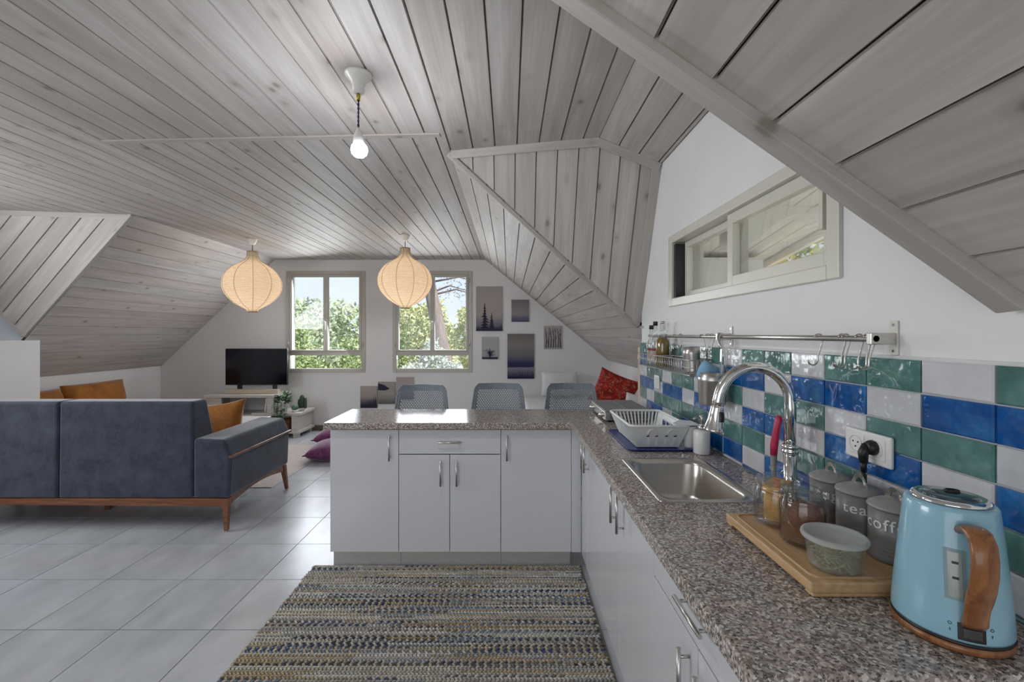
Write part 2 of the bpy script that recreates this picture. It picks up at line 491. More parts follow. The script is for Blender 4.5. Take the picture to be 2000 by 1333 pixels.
# kitchen dormer: ceiling and the two cheeks
RZ = (.53, 2.565); WZ = 2.435
panel([(XR,1.0,HC),(RZ[0],.70,RZ[1]),(RZ[0],cheekY(*RZ),RZ[1]),(XR,2.70,HC)], Yd, .1295, (XR,0,HC), IN)
panel([(RZ[0],.70,RZ[1]),(XW,.70,WZ),(XW,cheekY(XW,WZ),WZ),(RZ[0],cheekY(*RZ),RZ[1])], Yd, .1295, (RZ[0],0,RZ[1]), IN)
ck = [(XR,2.70,HC), (RZ[0],cheekY(*RZ),RZ[1]), (XW,cheekY(XW,WZ),WZ), (XW,3.202,zR(XW))]
panel(ck, (0,.453,-1), .1262, (XR,2.70,HC), (0,0,1.4))
panel([(XR,1.0,HC),(RZ[0],.87,zR(RZ[0])),(RZ[0],.72,RZ[1])], (.0,.3,-1), .13, (XR,1.0,HC), (.3,2,1.8))
panel([(RZ[0],.87,zR(RZ[0])),(XW,.818,zR(XW)),(XW,.70,WZ),(RZ[0],.72,RZ[1])], (0,.2,-1), .13, (RZ[0],.87,zR(RZ[0])), (.3,2,1.8))
ceil = struct(ceiling_mb.build('ceiling', M['groove'], None, (0,0,0)))
boards(ceil)

# trims (battens over the joints)
def trim(k, segs, w, h, up):
    mb = MB()
    for (p, q) in segs: mb.bar(p, q, w, h, up)
    o = mb.build('trim_%d' % k, M['trimwood'], None, bevel=.003)
    return struct(o)
def along_bar(k, p, q, w, h, up):
    """a batten whose local X runs along its length so the grain follows it"""
    p, q, up = Vector(p), Vector(q), Vector(up)
    t = (q - p).normalized(); n = (up - t*up.dot(t)).normalized(); b = n.cross(t)
    L = (q - p).length
    mb = MB().box(0, L, -w/2, w/2, -h/2, h/2)
    o = mb.build('trim_%d' % k, M['trimwood'], None, (0,0,0), bevel=.003)
    Mx = Matrix(((t.x, b.x, n.x, p.x), (t.y, b.y, n.y, p.y), (t.z, b.z, n.z, p.z), (0,0,0,1)))
    o.matrix_basis = Mx
    return struct(o)
along_bar(1, (bA[0],bA[1],HC-.015), (bB[0],bB[1],HC-.015), .042, .012, (0,0,1))
P1 = Vector((XR,2.70,HC)); PR = Vector((RZ[0],cheekY(*RZ),RZ[1])); P2 = Vector((XW,cheekY(XW,WZ),WZ)); P3 = Vector((XW,3.202,zR(XW)))
cn = Vector((-.0278, 1, .453)).normalized()
along_bar(2, P1 + Vector((0,-.018,-.03)), PR + Vector((0,-.018,-.035)), .05, .014, -cn)
along_bar(3, PR + Vector((-.01,-.018,-.035)), P2 + Vector((-.01,-.018,-.03)), .05, .014, -cn)
sn = Vector((-.818,0,-1)).normalized()
along_bar(4, P1 + Vector((-.02,.0,-.02)), P3 + Vector((-.02,.03,-.005)), .045, .026, sn)
along_bar(5, P2 + Vector((-.028,-.016,-.02)), P3 + Vector((-.028,-.016,.02)), .055, .014, -cn)
Na = Vector((XR,1.0,HC)); Nb = Vector((XW,.818,zR(XW)))
along_bar(6, Na + sn*.016 + Vector((0,-.012,0)), Nb + sn*.016 + Vector((-.012,-.012,0.006)), .05, .036, sn)
along_bar(7, (XL-.02,4.107,HC-.03), (-4.79,3.90,HC-.03), .05, .014, (0,-1,-.363))
lsn = Vector((.94,0,-1)).normalized()
along_bar(8, Vector((XL+.005,4.10,HC-.012)), Vector((-4.60,4.325,1.385)), .04, .03, lsn)
along_bar(9, Vector((-4.605,4.32,1.375)), Vector((-4.73,4.21,1.64)), .035, .02, (.6,-.8,0))

# walls
def wall_cells(name, m, axis, d0, d1, us, zs, holes):
    """a wall slab with rectangular openings; axis 'Y' runs along X, axis 'X' runs along Y"""
    mb = MB()
    for i in range(len(us) - 1):
        for j in range(len(zs) - 1):
            uc, zc = (us[i] + us[i+1])/2, (zs[j] + zs[j+1])/2
            if any(a < uc < b and c < zc < d for a, b, c, d in holes): continue
            if axis == 'Y': mb.box(us[i], us[i+1], d0, d1, zs[j], zs[j+1])
            else: mb.box(d0, d1, us[i], us[i+1], zs[j], zs[j+1])
    return struct(mb.build(name, m, None, (0,0,0)))
W1 = (-3.20, -2.095, .866, 2.29); W2 = (-1.66, -.552, .866, 2.29)
wall_far = wall_cells('wall_far', M['plaster'], 'Y', YF, YF+.22, [-5.3, W1[0], W1[1], W2[0], W2[1], 1.7], [0, .866, 2.29, 2.62], [W1, W2])
KW = (1.275, 2.575, 1.575, 1.93)
wall_right = wall_cells('wall_right', M['plaster'], 'X', XW, XW+.18, [YB, KW[0], KW[1], 3.15], [0, KW[2], KW[3], 2.62], [KW])
struct(MB().box(1.452,1.66,3.15,YF,0,1.10).build('wall_right_rear', M['plaster'], None))
struct(MB().box(1.10,1.66,2.97,3.15,0,1.9).build('wall_right_return', M['plaster'], None))
LW = (1.1, 3.1, 1.48, 2.25)
wall_left = wall_cells('wall_left', M['plaster'], 'X', -4.98, -4.75, [YB, LW[0], LW[1], 4.02], [1.34, LW[2], LW[3], 2.62], [LW])
struct(MB().box(-5.3,-4.60,YB,4.464,0,1.34).box(-5.3,-5.04,4.464,YF,0,1.05).box(-4.98,-4.75,4.02,4.46,1.34,1.95).build('wall_left_rear', M['plaster'], None, (0,0,0)))
DW = (-3.7, -.1, .05, 2.25)
wall_cells('wall_back', M['plaster'], 'Y', YB-.2, YB, [-5.3, DW[0], DW[1], 1.2], [0, .05, 2.25, 2.62], [DW])
for nm, b in (('baseboard_far', (-5.04,1.45,YF-.012,YF,.012,.085)), ('baseboard_right', (1.44,1.452,3.15,YF-.012,.012,.085))):
    struct(MB().box(*b).build(nm, pm(nm+'_tile', (.22,.19,.175), .35, ns=6, amt=.15), None, bevel=.002))

# floor: slab, one object per tile
T = .436
floor = struct(MB().box(-5.3,1.7,YB,YF,-.15,.0085).build('floor', M['grout'], None, (0,0,0)))
tb = MB().box(-T/2+.0024, T/2-.0024, -T/2+.0024, T/2-.0024, 0, .0035)
tile0 = None
xs0, ys0 = -1.396, 2.135
for i in range(-9, 8):
    for j in range(-2, 12):
        cx, cy = xs0 + (i + .5)*T, ys0 + (j + .5)*T
        if cx < -5.3 or cx > 1.5 or cy > YF + .1: continue
        if (cx - T/2)*889/max(cy, .3) > 1150 or (cx + T/2)*889/max(cy + T, .3) < -1150: continue
        if cx > .75 and cy < 3.1: continue
        if tile0 is None:
            o = tile0 = tb.build('tile', M['tile'], None, (0,0,0)); 
        else:
            o = bpy.data.objects.new('tile', tile0.data); COL.objects.link(o)
        o.parent = floor
        o.location = (cx, cy, .0085)

# backsplash tiles: columns run from the near end, rows from the top
rows = ['GWGGWGGWGWWGWBWG', 'BBWBBWBBWGBWBGWB', 'WGGWGGWGBWGGWGGW', 'BWBBWBBWBBWBBWBB',
        'GWWGGWGGWGGGGGWG', 'WBGWBBWBBWBGWBBW', 'GWBBWGBWGWGBWGBW']
cm = {'W': M['gw'], 'B': M['gb'], 'G': M['gg']}
TW, TH = .1535, .0745
struct(MB().box(XW-.006, XW, .60, 3.15, .88, 1.349).build('trim_10', M['tgrout'], None, (0,0,0)))
tiles = {}
for r, row in enumerate(rows):
    z1 = 1.343 - r*TH; z0 = z1 - TH
    for c, k in enumerate(row):
        y0 = .849 + (c - 1)*TW; y1 = min(y0 + TW, 3.149)
        a, b = y0 + .0018, y1 - .0018; lo, hi = max(z0, .885) + .0015, z1 - .0015
        if hi - lo < .004: continue
        key = (k, round(b - a, 3), round(hi - lo, 3))
        cy, cz = (a + b)/2, (lo + hi)/2
        if key not in tiles:
            hy, hz = (b - a)/2, (hi - lo)/2; e = .0035
            mb = MB().loft([[(XW-.006, -hy, -hz), (XW-.006, hy, -hz), (XW-.006, hy, hz), (XW-.006, -hy, hz)],
                            [(XW-.012, -hy, -hz), (XW-.012, hy, -hz), (XW-.012, hy, hz), (XW-.012, -hy, hz)],
                            [(XW-.0145, -hy+e, -hz+e), (XW-.0145, hy-e, -hz+e), (XW-.0145, hy-e, hz-e), (XW-.0145, -hy+e, hz-e)]], True, True, True, False)
            o = mb.build('tile', cm[k], None, (0,0,0)); tiles[key] = o.data
        else:
            o = bpy.data.objects.new('tile', tiles[key]); COL.objects.link(o)
        o.parent = wall_right
        o.location = (0, cy, cz)
# white bullnose line over the tiles is plaster; far windows
def far_window(name, W):
    x0, x1, z0, z1 = W; y0, y1 = YF - .012, YF + .06
    root = sroot(name, ((x0+x1)/2, YF, z0))
    f = .022; g = .06
    mb = MB().box(x0-.022, x0+.036, y0, y1, z0-.022, z1+.022).box(x1-.036, x1+.022, y0, y1, z0-.022, z1+.022)
    mb.box(x0+.036, x1-.036, y0, y1, z1-.03, z1+.022).box(x0+.036, x1-.036, y0, y1, z0-.022, z0+.036)
    mb.build('frame', M['frame'], root, bevel=.006)
    zt = z0 + .255; xm = (x0 + x1)/2
    MB().box(x0+.036, x1-.036, y0+.004, y1, zt-.03, zt+.03).build('transom', M['frame'], root, bevel=.004)
    for a, b in ((x0+.036, xm), (xm, x1-.036)):
        s = MB(); c = .034
        s.box(a, a+c, y0-.006, y1-.02, zt+.03, z1-.03).box(b-c, b, y0-.006, y1-.02, zt+.03, z1-.03)
        s.box(a+c, b-c, y0-.006, y1-.02, z1-.03-c, z1-.03).box(a+c, b-c, y0-.006, y1-.02, zt+.03, zt+.03+c*.6)
        so = s.build('sash', M['frame'], root, bevel=.004)
        MB().box(a+c, b-c, YF+.016, YF+.020, zt+.03+c*.6, z1-.03-c).build('pane', M['glass'], so)
    MB().box(xm-.016, xm+.004, y0-.026, y0-.006, zt+.34, zt+.46).build('handle', M['frame'], root, bevel=.004)
    MB().box(x0+.036, x1-.036, YF+.016, YF+.020, z0+.036, zt-.03).build('pane', M['glass'], root)
    for hx in (x0+.018, x1-.018):
        for hz in (zt+.1, z1-.15): MB().cyl((hx, y0-.006, hz), (hx, y0-.006, hz+.07), .008, 8).build('hinge', M['frame'], root)
    return root
far_window('window_1', W1); far_window('window_2', W2)
# kitchen sliding window
root = sroot('window_3', (XW, 1.92, 1.56))
y0, y1, z0, z1 = KW
fx = XW - .012
mb = MB().box(fx, XW+.10, y0-.022, y0+.03, z0-.02, z1+.022).box(fx, XW+.10, y1-.03, y1+.022, z0-.02, z1+.022)
mb.box(fx, XW+.10, y0+.03, y1-.03, z1-.022, z1+.022).box(fx, XW+.10, y0+.03, y1-.03, z0-.02, z0+.024)
mb.build('frame', M['frame2'], root, bevel=.004)
for (a, b, dx) in ((y0+.03, 1.945, .012), (1.905, y1-.06, .052)):
    s = MB(); c = .045 if dx < .03 else .034
    x_, X_ = XW+dx, XW+dx+.032
    s.box(x_, X_, a, a+c, z0+.024, z1-.022).box(x_, X_, b-c, b, z0+.024, z1-.022)
    s.box(x_, X_, a+c, b-c, z1-.022-c, z1-.022).box(x_, X_, a+c, b-c, z0+.024, z0+.024+c)
    so = s.build('sash', M['frame2'], root, bevel=.003)
    MB().box(XW+dx+.014, XW+dx+.018, a+c, b-c, z0+.024+c, z1-.022-c).build('pane', M['glass'], so)
MB().box(XW-.012, XW+.012, y0+.045, y0+.062, z0+.13, z0+.25).build('handle', M['frame2'], root, bevel=.004)
MB().box(XW+.002, XW+.10, y1-.058, y1-.032, z0+.03, z1-.03).build('track', M['black'], root)
# unseen left dormer window and back doors, both added to let daylight in
for nm, bx in (('added_window_4', [(-4.86,-4.80,LW[0],LW[1],LW[2],LW[2]+.05), (-4.86,-4.80,LW[0],LW[1],LW[3]-.05,LW[3]), (-4.86,-4.80,LW[0],LW[0]+.05,LW[2]+.05,LW[3]-.05), (-4.86,-4.80,LW[1]-.05,LW[1],LW[2]+.05,LW[3]-.05), (-4.86,-4.80,2.07,2.13,LW[2]+.05,LW[3]-.05)]),
               ('added_door_1', [(DW[0],DW[1],YB-.12,YB-.06,DW[3]-.07,DW[3]), (DW[0],DW[1],YB-.12,YB-.06,DW[2],DW[2]+.07)] + [(x,x+.08,YB-.12,YB-.06,DW[2]+.07,DW[3]-.07) for x in (DW[0], -2.54, -1.34, DW[1]-.08)])):
    mb = MB()
    for b in bx: mb.box(*b)
    struct(mb.build(nm, M['frame'], None, (0,0,0)))

# ================================================================== kitchen
ZC = .884; ZB = .846     # worktop top / underside
YD = 2.68; XD = .426     # door planes
def bar_handle(mb_parent, p, q, n, off=.026, r=.0055):
    """bar handle from p to q standing off along n"""
    p, q, n = Vector(p), Vector(q), Vector(n); d = (q - p).normalized()
    a, b = p + n*off, q + n*off
    mb = MB().cyl(a, b, r, 12)
    for s in (p + d*.02, q - d*.02): mb.cyl(s, s + n*off, .0042, 8)
    return mb.build('handle', M['steel'], mb_parent)
def carcass(x0, x1, y0, y1, front):
    t = .016; z0, z1 = .115, ZB - .002
    mb = MB().box(x0, x1, y0, y1, z0, z0+t)
    if front == 'Y':
        mb.box(x0, x0+t, y0, y1, z0+t, z1).box(x1-t, x1, y0, y1, z0+t, z1).box(x0+t, x1-t, y1-t, y1, z0+t, z1)
    else:
        mb.box(x0, x1, y0, y0+t, z0+t, z1).box(x0, x1, y1-t, y1, z0+t, z1).box(x1-t, x1, y0+t, y1-t, z0+t, z1)
    return mb
def base_cab(name, rng, front, fronts, label, blind=()):
    """fronts: (a, b, z0, z1, kind, handle) with a..b along the run"""
    a, b = rng
    if front == 'Y':
        root = thing(name, ((a+b)/2, (YD+3.08)/2, 0), label, 'cabinet', None)
        carcass(a+.001, b-.001, YD+.018, 3.08, 'Y').build('body', M['carcass'], root)
        MB().box(a+.001, b-.001, YD+.055, YD+.068, .012, .112).build('kickboard', M['kick'], root)
    else:
        root = thing(name, ((XD+.9)/2, (a+b)/2, 0), label, 'cabinet', None)
        carcass(XD+.018, .90, a+.001, b-.001, 'X').build('body', M['carcass'], root)
        MB().box(XD+.055, XD+.068, a+.001, b-.001, .012, .112).build('kickboard', M['kick'], root)
    for (c, d, z0, z1, kind, h) in fronts:
        g = .0017
        if front == 'Y': mb = MB().box(c+g, d-g, YD, YD+.018, z0+g, z1-g)
        else: mb = MB().box(XD, XD+.018, c+g, d-g, z0+g, z1-g)
        o = mb.build(kind, M['white_gloss'], root, bevel=.0012)
        if h is None: continue
        if kind == 'drawer_front':
            m_ = (c + d)/2; zz = (z0 + z1)/2
            if front == 'Y': bar_handle(o, (m_-.07, YD, zz), (m_+.07, YD, zz), (0,-1,0))
            else: bar_handle(o, (XD, m_-.075, zz), (XD, m_+.075, zz), (-1,0,0))
        else:
            top = z1 - .03
            if front == 'Y': bar_handle(o, (h, YD, top-.15), (h, YD, top), (0,-1,0))
            else: bar_handle(o, (XD, h, top-.15), (XD, h, top), (-1,0,0))
    for bx in blind: MB().box(*bx).build('end_panel', M['white_gloss'], root, bevel=.001)
    return root
zt0, zt1 = .115, .838
base_cab('base_cabinet', (-1.054,-.649), 'Y', [(-1.054,-.649,zt0,zt1,'door',-.70)], 'white single-door cabinet at the open end of the peninsula', [(-1.058,-1.0545,YD+.019,3.08,.115,ZB-.002)])
base_cab('base_cabinet', (-.649,-.048), 'Y', [(-.649,-.048,.692,zt1,'drawer_front',1), (-.649,-.3485,zt0,.690,'door',-.40), (-.3485,-.048,zt0,.690,'door',-.306)], 'white peninsula cabinet with one drawer over two doors')
base_cab('base_cabinet', (-.048,.368), 'Y', [(-.048,.368,zt0,zt1,'door',-.012)], 'white single-door cabinet of the peninsula beside the inner corner', [(.369,.425,YD,YD+.016,zt0,zt1)])
base_cab('base_cabinet', (2.11,2.66), 'X', [(2.475,2.66,zt0,zt1,'door',2.515), (2.11,2.475,zt0,zt1,'door',2.43)], 'white cabinet under the dish rack in the inner corner')
base_cab('base_cabinet', (1.336,2.11), 'X', [(1.745,2.11,zt0,zt1,'door',1.79), (1.336,1.745,zt0,zt1,'door',1.69)], 'white two-door cabinet under the sink')
base_cab('base_cabinet', (.72,1.336), 'X', [(.72,1.336,.692,zt1,'drawer_front',1), (1.026,1.336,zt0,.690,'door',1.072), (.72,1.026,zt0,.690,'door',.98)], 'white cabinet with a drawer over two doors under the kettle and chopping board')

# L-shaped worktop with the sink cut out
def cellplate(xs, ys, keep, z0, z1):
    mb = MB(); idx = {}
    V, F = [], []
    def vid(i, j, k):
        if (i, j, k) not in idx: idx[(i,j,k)] = len(V); V.append((xs[i], ys[j], (z0, z1)[k]))
        return idx[(i,j,k)]
    nx, ny = len(xs) - 1, len(ys) - 1
    K = lambda i, j: 0 <= i < nx and 0 <= j < ny and keep((xs[i]+xs[i+1])/2, (ys[j]+ys[j+1])/2)
    for i in range(nx):
        for j in range(ny):
            if not K(i, j): continue
            F.append((vid(i,j,1), vid(i+1,j,1), vid(i+1,j+1,1), vid(i,j+1,1)))
            F.append((vid(i,j,0), vid(i,j+1,0), vid(i+1,j+1,0), vid(i+1,j,0)))
            if not K(i-1, j): F.append((vid(i,j,0), vid(i,j,1), vid(i,j+1,1), vid(i,j+1,0)))
            if not K(i+1, j): F.append((vid(i+1,j,0), vid(i+1,j+1,0), vid(i+1,j+1,1), vid(i+1,j,1)))
            if not K(i, j-1): F.append((vid(i,j,0), vid(i+1,j,0), vid(i+1,j,1), vid(i,j,1)))
            if not K(i, j+1): F.append((vid(i,j+1,0), vid(i,j+1,1), vid(i+1,j+1,1), vid(i+1,j+1,0)))
    return mb.add(V, F)
XE = .367
SX, SY = (.475, .779), (1.402, 1.868)
def keep(x, y):
    if SX[0] < x < SX[1] and SY[0] < y < SY[1]: return False
    return (y > 2.642) or (x > XE)
wt = cellplate([-1.079, XE, SX[0], SX[1], .905], [.688, SY[0], SY[1], 2.642, 3.128], keep, ZB, ZC).build('worktop', M['granite'], None, (0,0,0), bevel=.003)
tag(wt, 'speckled brown-grey granite worktop covering peninsula and sink run', 'worktop')

# sink
root = thing('sink', (.627, 1.635, ZC), 'stainless steel inset sink bowl in the granite worktop', 'sink')
cx, cy = .627, 1.635
L = [rrect(cx, cy, .164, .245, .018, ZC+.0005), rrect(cx, cy, .162, .243, .018, ZC+.0045), rrect(cx, cy, .152, .233, .03, ZC+.0045),
     rrect(cx-.004, cy, .139, .216, .055, ZC+.001), rrect(cx-.004, cy, .135, .211, .055, ZC-.012), rrect(cx-.004, cy, .125, .200, .055, ZC-.125),
     rrect(cx-.004, cy, .108, .182, .05, ZC-.148), rrect(cx-.004, cy, .04, .04, .03, ZC-.153)]
MB().loft(L, False, True).build('basin', M['sinksteel'], root)
MB().lathe([(.036,0),(.036,.002),(.026,.003),(.024,.0005),(.012,.002)], (cx-.004, cy, ZC-.1525), 24).build('drain', M['chrome'], root)

# tap
root = thing('kitchen_tap', (.848, 1.37, ZC), 'tall chrome gooseneck kitchen tap with pull-out spray head', 'tap')
bx, by = .848, 1.372
MB().lathe([(.028,0),(.028,.006),(.022,.012),(.0195,.03),(.0178,.05),(.0178,.155)], (bx, by, ZC+.001), 24).build('base', M['chrome'], root)
MB().lathe([(.018,0),(.023,.004),(.023,.011),(.0195,.015),(.0225,.019),(.0225,.026),(.018,.030)], (bx, by, ZC+.155), 24).build('collar', M['chrome'], root)
pts = [(bx, by, ZC+.17), (bx, by, 1.18)]
ca = bx - .105
for k in range(1, 15):
    a = R(180*k/15); pts.append((ca + .105*math.cos(a), by + .012*(k/15), 1.195 + .105*math.sin(a)))
pts += [(ca-.105-.002, by+.013, 1.195), (ca-.108, by+.014, 1.18)]
MB().tube(pts, .0163, 16).build('spout', M['chrome'], root)
sp0 = Vector((ca-.108, by+.014, 1.182)); sp1 = Vector((ca-.120, by+.016, 1.103))
ax = (sp1 - sp0)
hd = MB().tube([sp0, sp0+ax*.06, sp0+ax*.1, sp0+ax*.55, sp0+ax*.9, sp0+ax*.93, sp1], [.0165,.0185,.0185,.0215,.0285,.030,.0275], 20).build('spray_head', M['chrome'], root)
MB().box(sp0.x-.004, sp0.x+.010, sp0.y-.026, sp0.y-.017, 1.135, 1.165).build('button', M['black'], hd, bevel=.003)

# dish brush
root = thing('dish_brush', (.838, 1.425, ZC), 'magenta and grey handled brush standing beside the tap', 'brush')
MB().tube([(.832,1.43,1.02),(.832,1.428,1.05),(.838,1.425,1.10),(.842,1.42,1.135),(.842,1.418,1.145)], [.010,.0115,.010,.011,.006], 12).build('grip', M['pinkred'], root)
MB().tube([(.834,1.43,.93),(.832,1.43,.97),(.832,1.43,1.02)], [.006,.008,.010], 10).build('shaft', M['hob'], root)
MB().tube([(.836,1.43,ZC+.002),(.836,1.43,.90),(.834,1.43,.932)], [.024,.022,.012], 14).build('bristles', M['white_plastic'], root)

# soap dispenser
root = thing('soap_dispenser', (.831, 1.962, ZC), 'white soap dispenser with a steel pump at the sink corner', 'dispenser')
MB().lathe([(.031,0),(.0345,.006),(.0345,.092),(.031,.100),(.014,.104)], (.831,1.962,ZC+.001), 28).build('bottle', M['ceramic'], root)
MB().lathe([(.015,0),(.015,.014),(.009,.016),(.009,.028),(.0105,.029),(.0105,.058),(.008,.061)], (.831,1.962,ZC+.105), 18).build('pump', M['steel'], root)
MB().tube([(.831,1.962,ZC+.155),(.805,1.958,ZC+.156),(.792,1.956,ZC+.150)], [.006,.005,.004], 10).build('nozzle', M['steel'], root)


# drip tray and dish rack
tr = MB()
for L in ([rrect(.695,2.205,.165,.205,.03,ZC+.001), rrect(.695,2.205,.175,.218,.035,ZC+.010), rrect(.695,2.205,.171,.214,.033,ZC+.010), rrect(.695,2.205,.162,.202,.03,ZC+.005)],):
    tr.loft(L, True, True)
tag(tr.build('drip_tray', M['blue_plastic'], None), 'navy blue drip tray under the dish rack', 'tray')
root = thing('dish_rack', (.675, 2.21, ZC), 'white plastic dish rack standing in the blue tray', 'dish rack')
zb, zt = ZC+.008, .993
bot = (.575,.765,2.045,2.385); top = (.537,.800,2.005,2.425)
MB().tube([(p[0], p[1], zt) for p in rrect((top[0]+top[1])/2, (top[2]+top[3])/2, (top[1]-top[0])/2, (top[3]-top[2])/2, .03, zt, 6)], .0065, 8, True).build('rim', M['rackwhite'], root)
MB().box(bot[0], bot[1], bot[2], bot[3], zb, zb+.006).build('base', M['rackwhite'], root, bevel=.002)
def lerp(a, b, t): return tuple(a[i] + (b[i]-a[i])*t for i in range(3))
def slat(p, q, w, t):
    return MB().bar(p, q, w, t, (0,1,0))
c00, c10, c11, c01 = (bot[0],bot[2],zb), (bot[1],bot[2],zb), (bot[1],bot[3],zb), (bot[0],bot[3],zb)
t00, t10, t11, t01 = (top[0],top[2],zt), (top[1],top[2],zt), (top[1],top[3],zt), (top[0],top[3],zt)
for k in range(13):      # far side
    f = (k + .6)/13.2
    MB().bar(lerp(c01, c11, f), lerp(t01, t11, f), .008, .003, (0,1,0)).build('slat', M['rackwhite'], root)
for k in range(12):      # long side facing the room
    f = (k + .7)/12.5
    MB().bar(lerp(c00, c01, f), lerp(t00, t01, f), .011, .003, (1,0,0)).build('slat', M['rackwhite'], root)
for k in range(9):       # floor ribs
    y = bot[2] + .03 + k*.035
    MB().box(bot[0]+.01, bot[1]-.01, y, y+.005, zb+.006, zb+.022).build('rib', M['rackwhite'], root)
# near end: solid panel with two arches of slots
pn = MB().prism([c00, c10, t10, t00], (0,.003,0)).build('end_panel', M['rackwhite'], root)
for s in (.36, .72):
    arch = MB(); pts = []
    for k in range(13):
        a = R(180*k/12); f = s + .085*math.cos(a)*1.0
        base = lerp(lerp(c00, c10, f), lerp(t00, t10, f), .60 + .26*math.sin(a)); pts.append((base[0], base[1]-.003, base[2]))
    arch.tube(pts, .0045, 8); arch.build('arch', M['white_plastic'], pn)
    for side in (-.085, .085):
        for k in range(6):
            z = .10 + k*.085
            p = lerp(lerp(c00, c10, s+side-.025), lerp(t00, t10, s+side-.025), z); q = lerp(lerp(c00, c10, s+side+.025), lerp(t00, t10, s+side+.025), z)
            MB().bar((p[0], p[1]-.002, p[2]), (q[0], q[1]-.002, q[2]+.002), .004, .004).build('slot', M['black'] if k == 5 else M['white_plastic'], pn)
# wall side panel with oval holes and the cutlery shelf
sp = MB().prism([c10, c11, t11, t10], (-.003,0,0)).build('side_panel', M['rackwhite'], root)
for f in (.40, .55, .70):
    q = lerp(lerp(c10, c11, f), lerp(t10, t11, f), .52)
    MB().add([(q[0]-.005, q[1]+.018*math.cos(2*math.pi*k/14), q[2]+.026*math.sin(2*math.pi*k/14)) for k in range(14)], [tuple(range(14))]).build('opening', M['blue_plastic'], sp)
mb = MB().prism([(.735,2.012,zt+.001),(.842,2.012,zt+.001),(.842,2.10,zt+.001),(.80,2.13,zt+.001),(.735,2.05,zt+.001)], (0,0,.006)); mb.build('cutlery_shelf', M['rackwhite'], root, bevel=.002)
MB().lathe([(.024,0),(.025,.004),(.028,.03)] + [(.029 + (.0012 if k % 2 else 0), .034 + k*.006) for k in range(9)] + [(.030,.094),(.027,.094),(.025,.01)], (.812,2.045,ZC+.0115), 24).build('cutlery_cup', M['white_plastic'], root)

# two-plate hob
root = thing('tabletop_hob', (.70, 2.88, ZC), 'grey two-plate tabletop hob with closed lid panels in the worktop corner', 'hob')
hx0, hx1, hy0, hy1 = .560, .842, 2.655, 3.105
MB().box(hx0, hx1, hy0, hy1, ZC+.012, .944).build('body', M['steel'], root, bevel=.004)
for i in range(2):
    for j in range(2):
        xa = hx0+.004 + i*.138; ya = hy0+.004 + j*.222
        MB().box(xa, xa+.135, ya, ya+.219, .9445, .951).build('lid_panel', M['hob'], root, bevel=.002)
for y in (2.735, 3.02):
    MB().tube([(hx0-.001, y, .918), (hx0-.010, y, .918), (hx0-.024, y, .918)], [.017,.017,.014], 16).build('knob', M['chrome'], root)
for x in (hx0+.03, hx1-.03):
    for y in (hy0+.03, hy1-.03): MB().cyl((x, y, ZC+.001), (x, y, ZC+.012), .012, 10).build('foot', M['black'], root)
for k in range(4): MB().box(hx0+.03, hx1-.03, hy0-.0015, hy0+.001, .905+k*.008, .908+k*.008).build('vent', M['black'], root)

# chopping board with jars
root = thing('chopping_board', (.735, 1.06, ZC), 'bamboo chopping board on low feet under the jars and canisters', 'chopping board')
MB().box(.590, .888, .888, 1.238, .893, .914).build('board', M['bamboo'], root, bevel=.003)
for y in (.888, 1.213): MB().box(.594, .884, y+.002, y+.026, ZC+.001, .8925).build('foot', M['bamboo'], root, bevel=.002)
MB().tube([(x, y, .9145) for x, y, _ in rrect(.739, 1.063, .132, .158, .02, 0, 4)], .0035, 6, True).build('juice_groove', plain_wood('bamboo_dark', (.42,.26,.12), (.55,.36,.19), .5, axis='Y'), root)
ZJ = .9185
def jar(name, c, r, h, label, lid_knob):
    root = thing(name, (c[0], c[1], ZJ), label, 'jar')
    MB().lathe([(r*.9,0),(r,.006),(r,h*.80),(r*.93,h*.88),(r*.90,h*.92),(r*.90,h),(r*.86,h),(r*.86,h*.92),(r*.94,h*.80),(r*.94,.010),(r*.5,.008)], (c[0],c[1],ZJ), 36, True, True).build('glass', M['jar'], root)
    if lid_knob:
        MB().lathe([(r*.98,0),(r*.98,.008),(r*.85,.012),(r*.45,.019),(r*.22,.021),(r*.20,.027),(r*.33,.031),(r*.33,.040),(r*.18,.042)], (c[0],c[1],ZJ+h+.001), 32).build('lid', M['jar'], root)
    else:
        MB().lathe([(r*.97,0),(r*.99,.005),(r*.97,.011),(r*.90,.013),(r*.72,.010),(r*.6,.012)], (c[0],c[1],ZJ+h+.001), 32).build('lid', M['jar'], root)
    return root
j1 = jar('biscuit_jar', (.686,1.165), .0525, .102, 'glass jar of biscuits with a knobbed lid on the board', True)
bis = pm('biscuit', (.62,.37,.13), .85, ns=60, amt=.25, bs=.4, bscale=150)
for k in range(7):
    mb = MB().loft([rrect(0,0,.024,.030,.006,-.0038,3), rrect(0,0,.0255,.0315,.007,0,3), rrect(0,0,.024,.030,.006,.0038,3)])
    q_ = (k - 3)*.0088
    Mx = Matrix.Translation((.682 + q_*.5, 1.165 + q_*.86, ZJ + .042)) @ Matrix.Rotation(R(-30 + 3*(k % 2)), 4, 'Z') @ Matrix.Rotation(R(-87 + k), 4, 'X')
    mb.xf(Mx); b = mb.build('biscuit', bis, j1)
for k in range(3):
    mb = MB().loft([rrect(0,0,.024,.030,.006,-.0038,3), rrect(0,0,.0255,.0315,.007,0,3), rrect(0,0,.024,.030,.006,.0038,3)])
    mb.xf(Matrix.Translation((.688, 1.166, ZJ + .080 + k*.0085)) @ Matrix.Rotation(R(30 + 50*k), 4, 'Z') @ Matrix.Rotation(R(8 - 7*k), 4, 'X')); mb.build('biscuit', bis, j1)
j2 = jar('coffee_jar', (.684,1.058), .0485, .108, 'glass jar of brown coffee powder with flat glass lid', False)
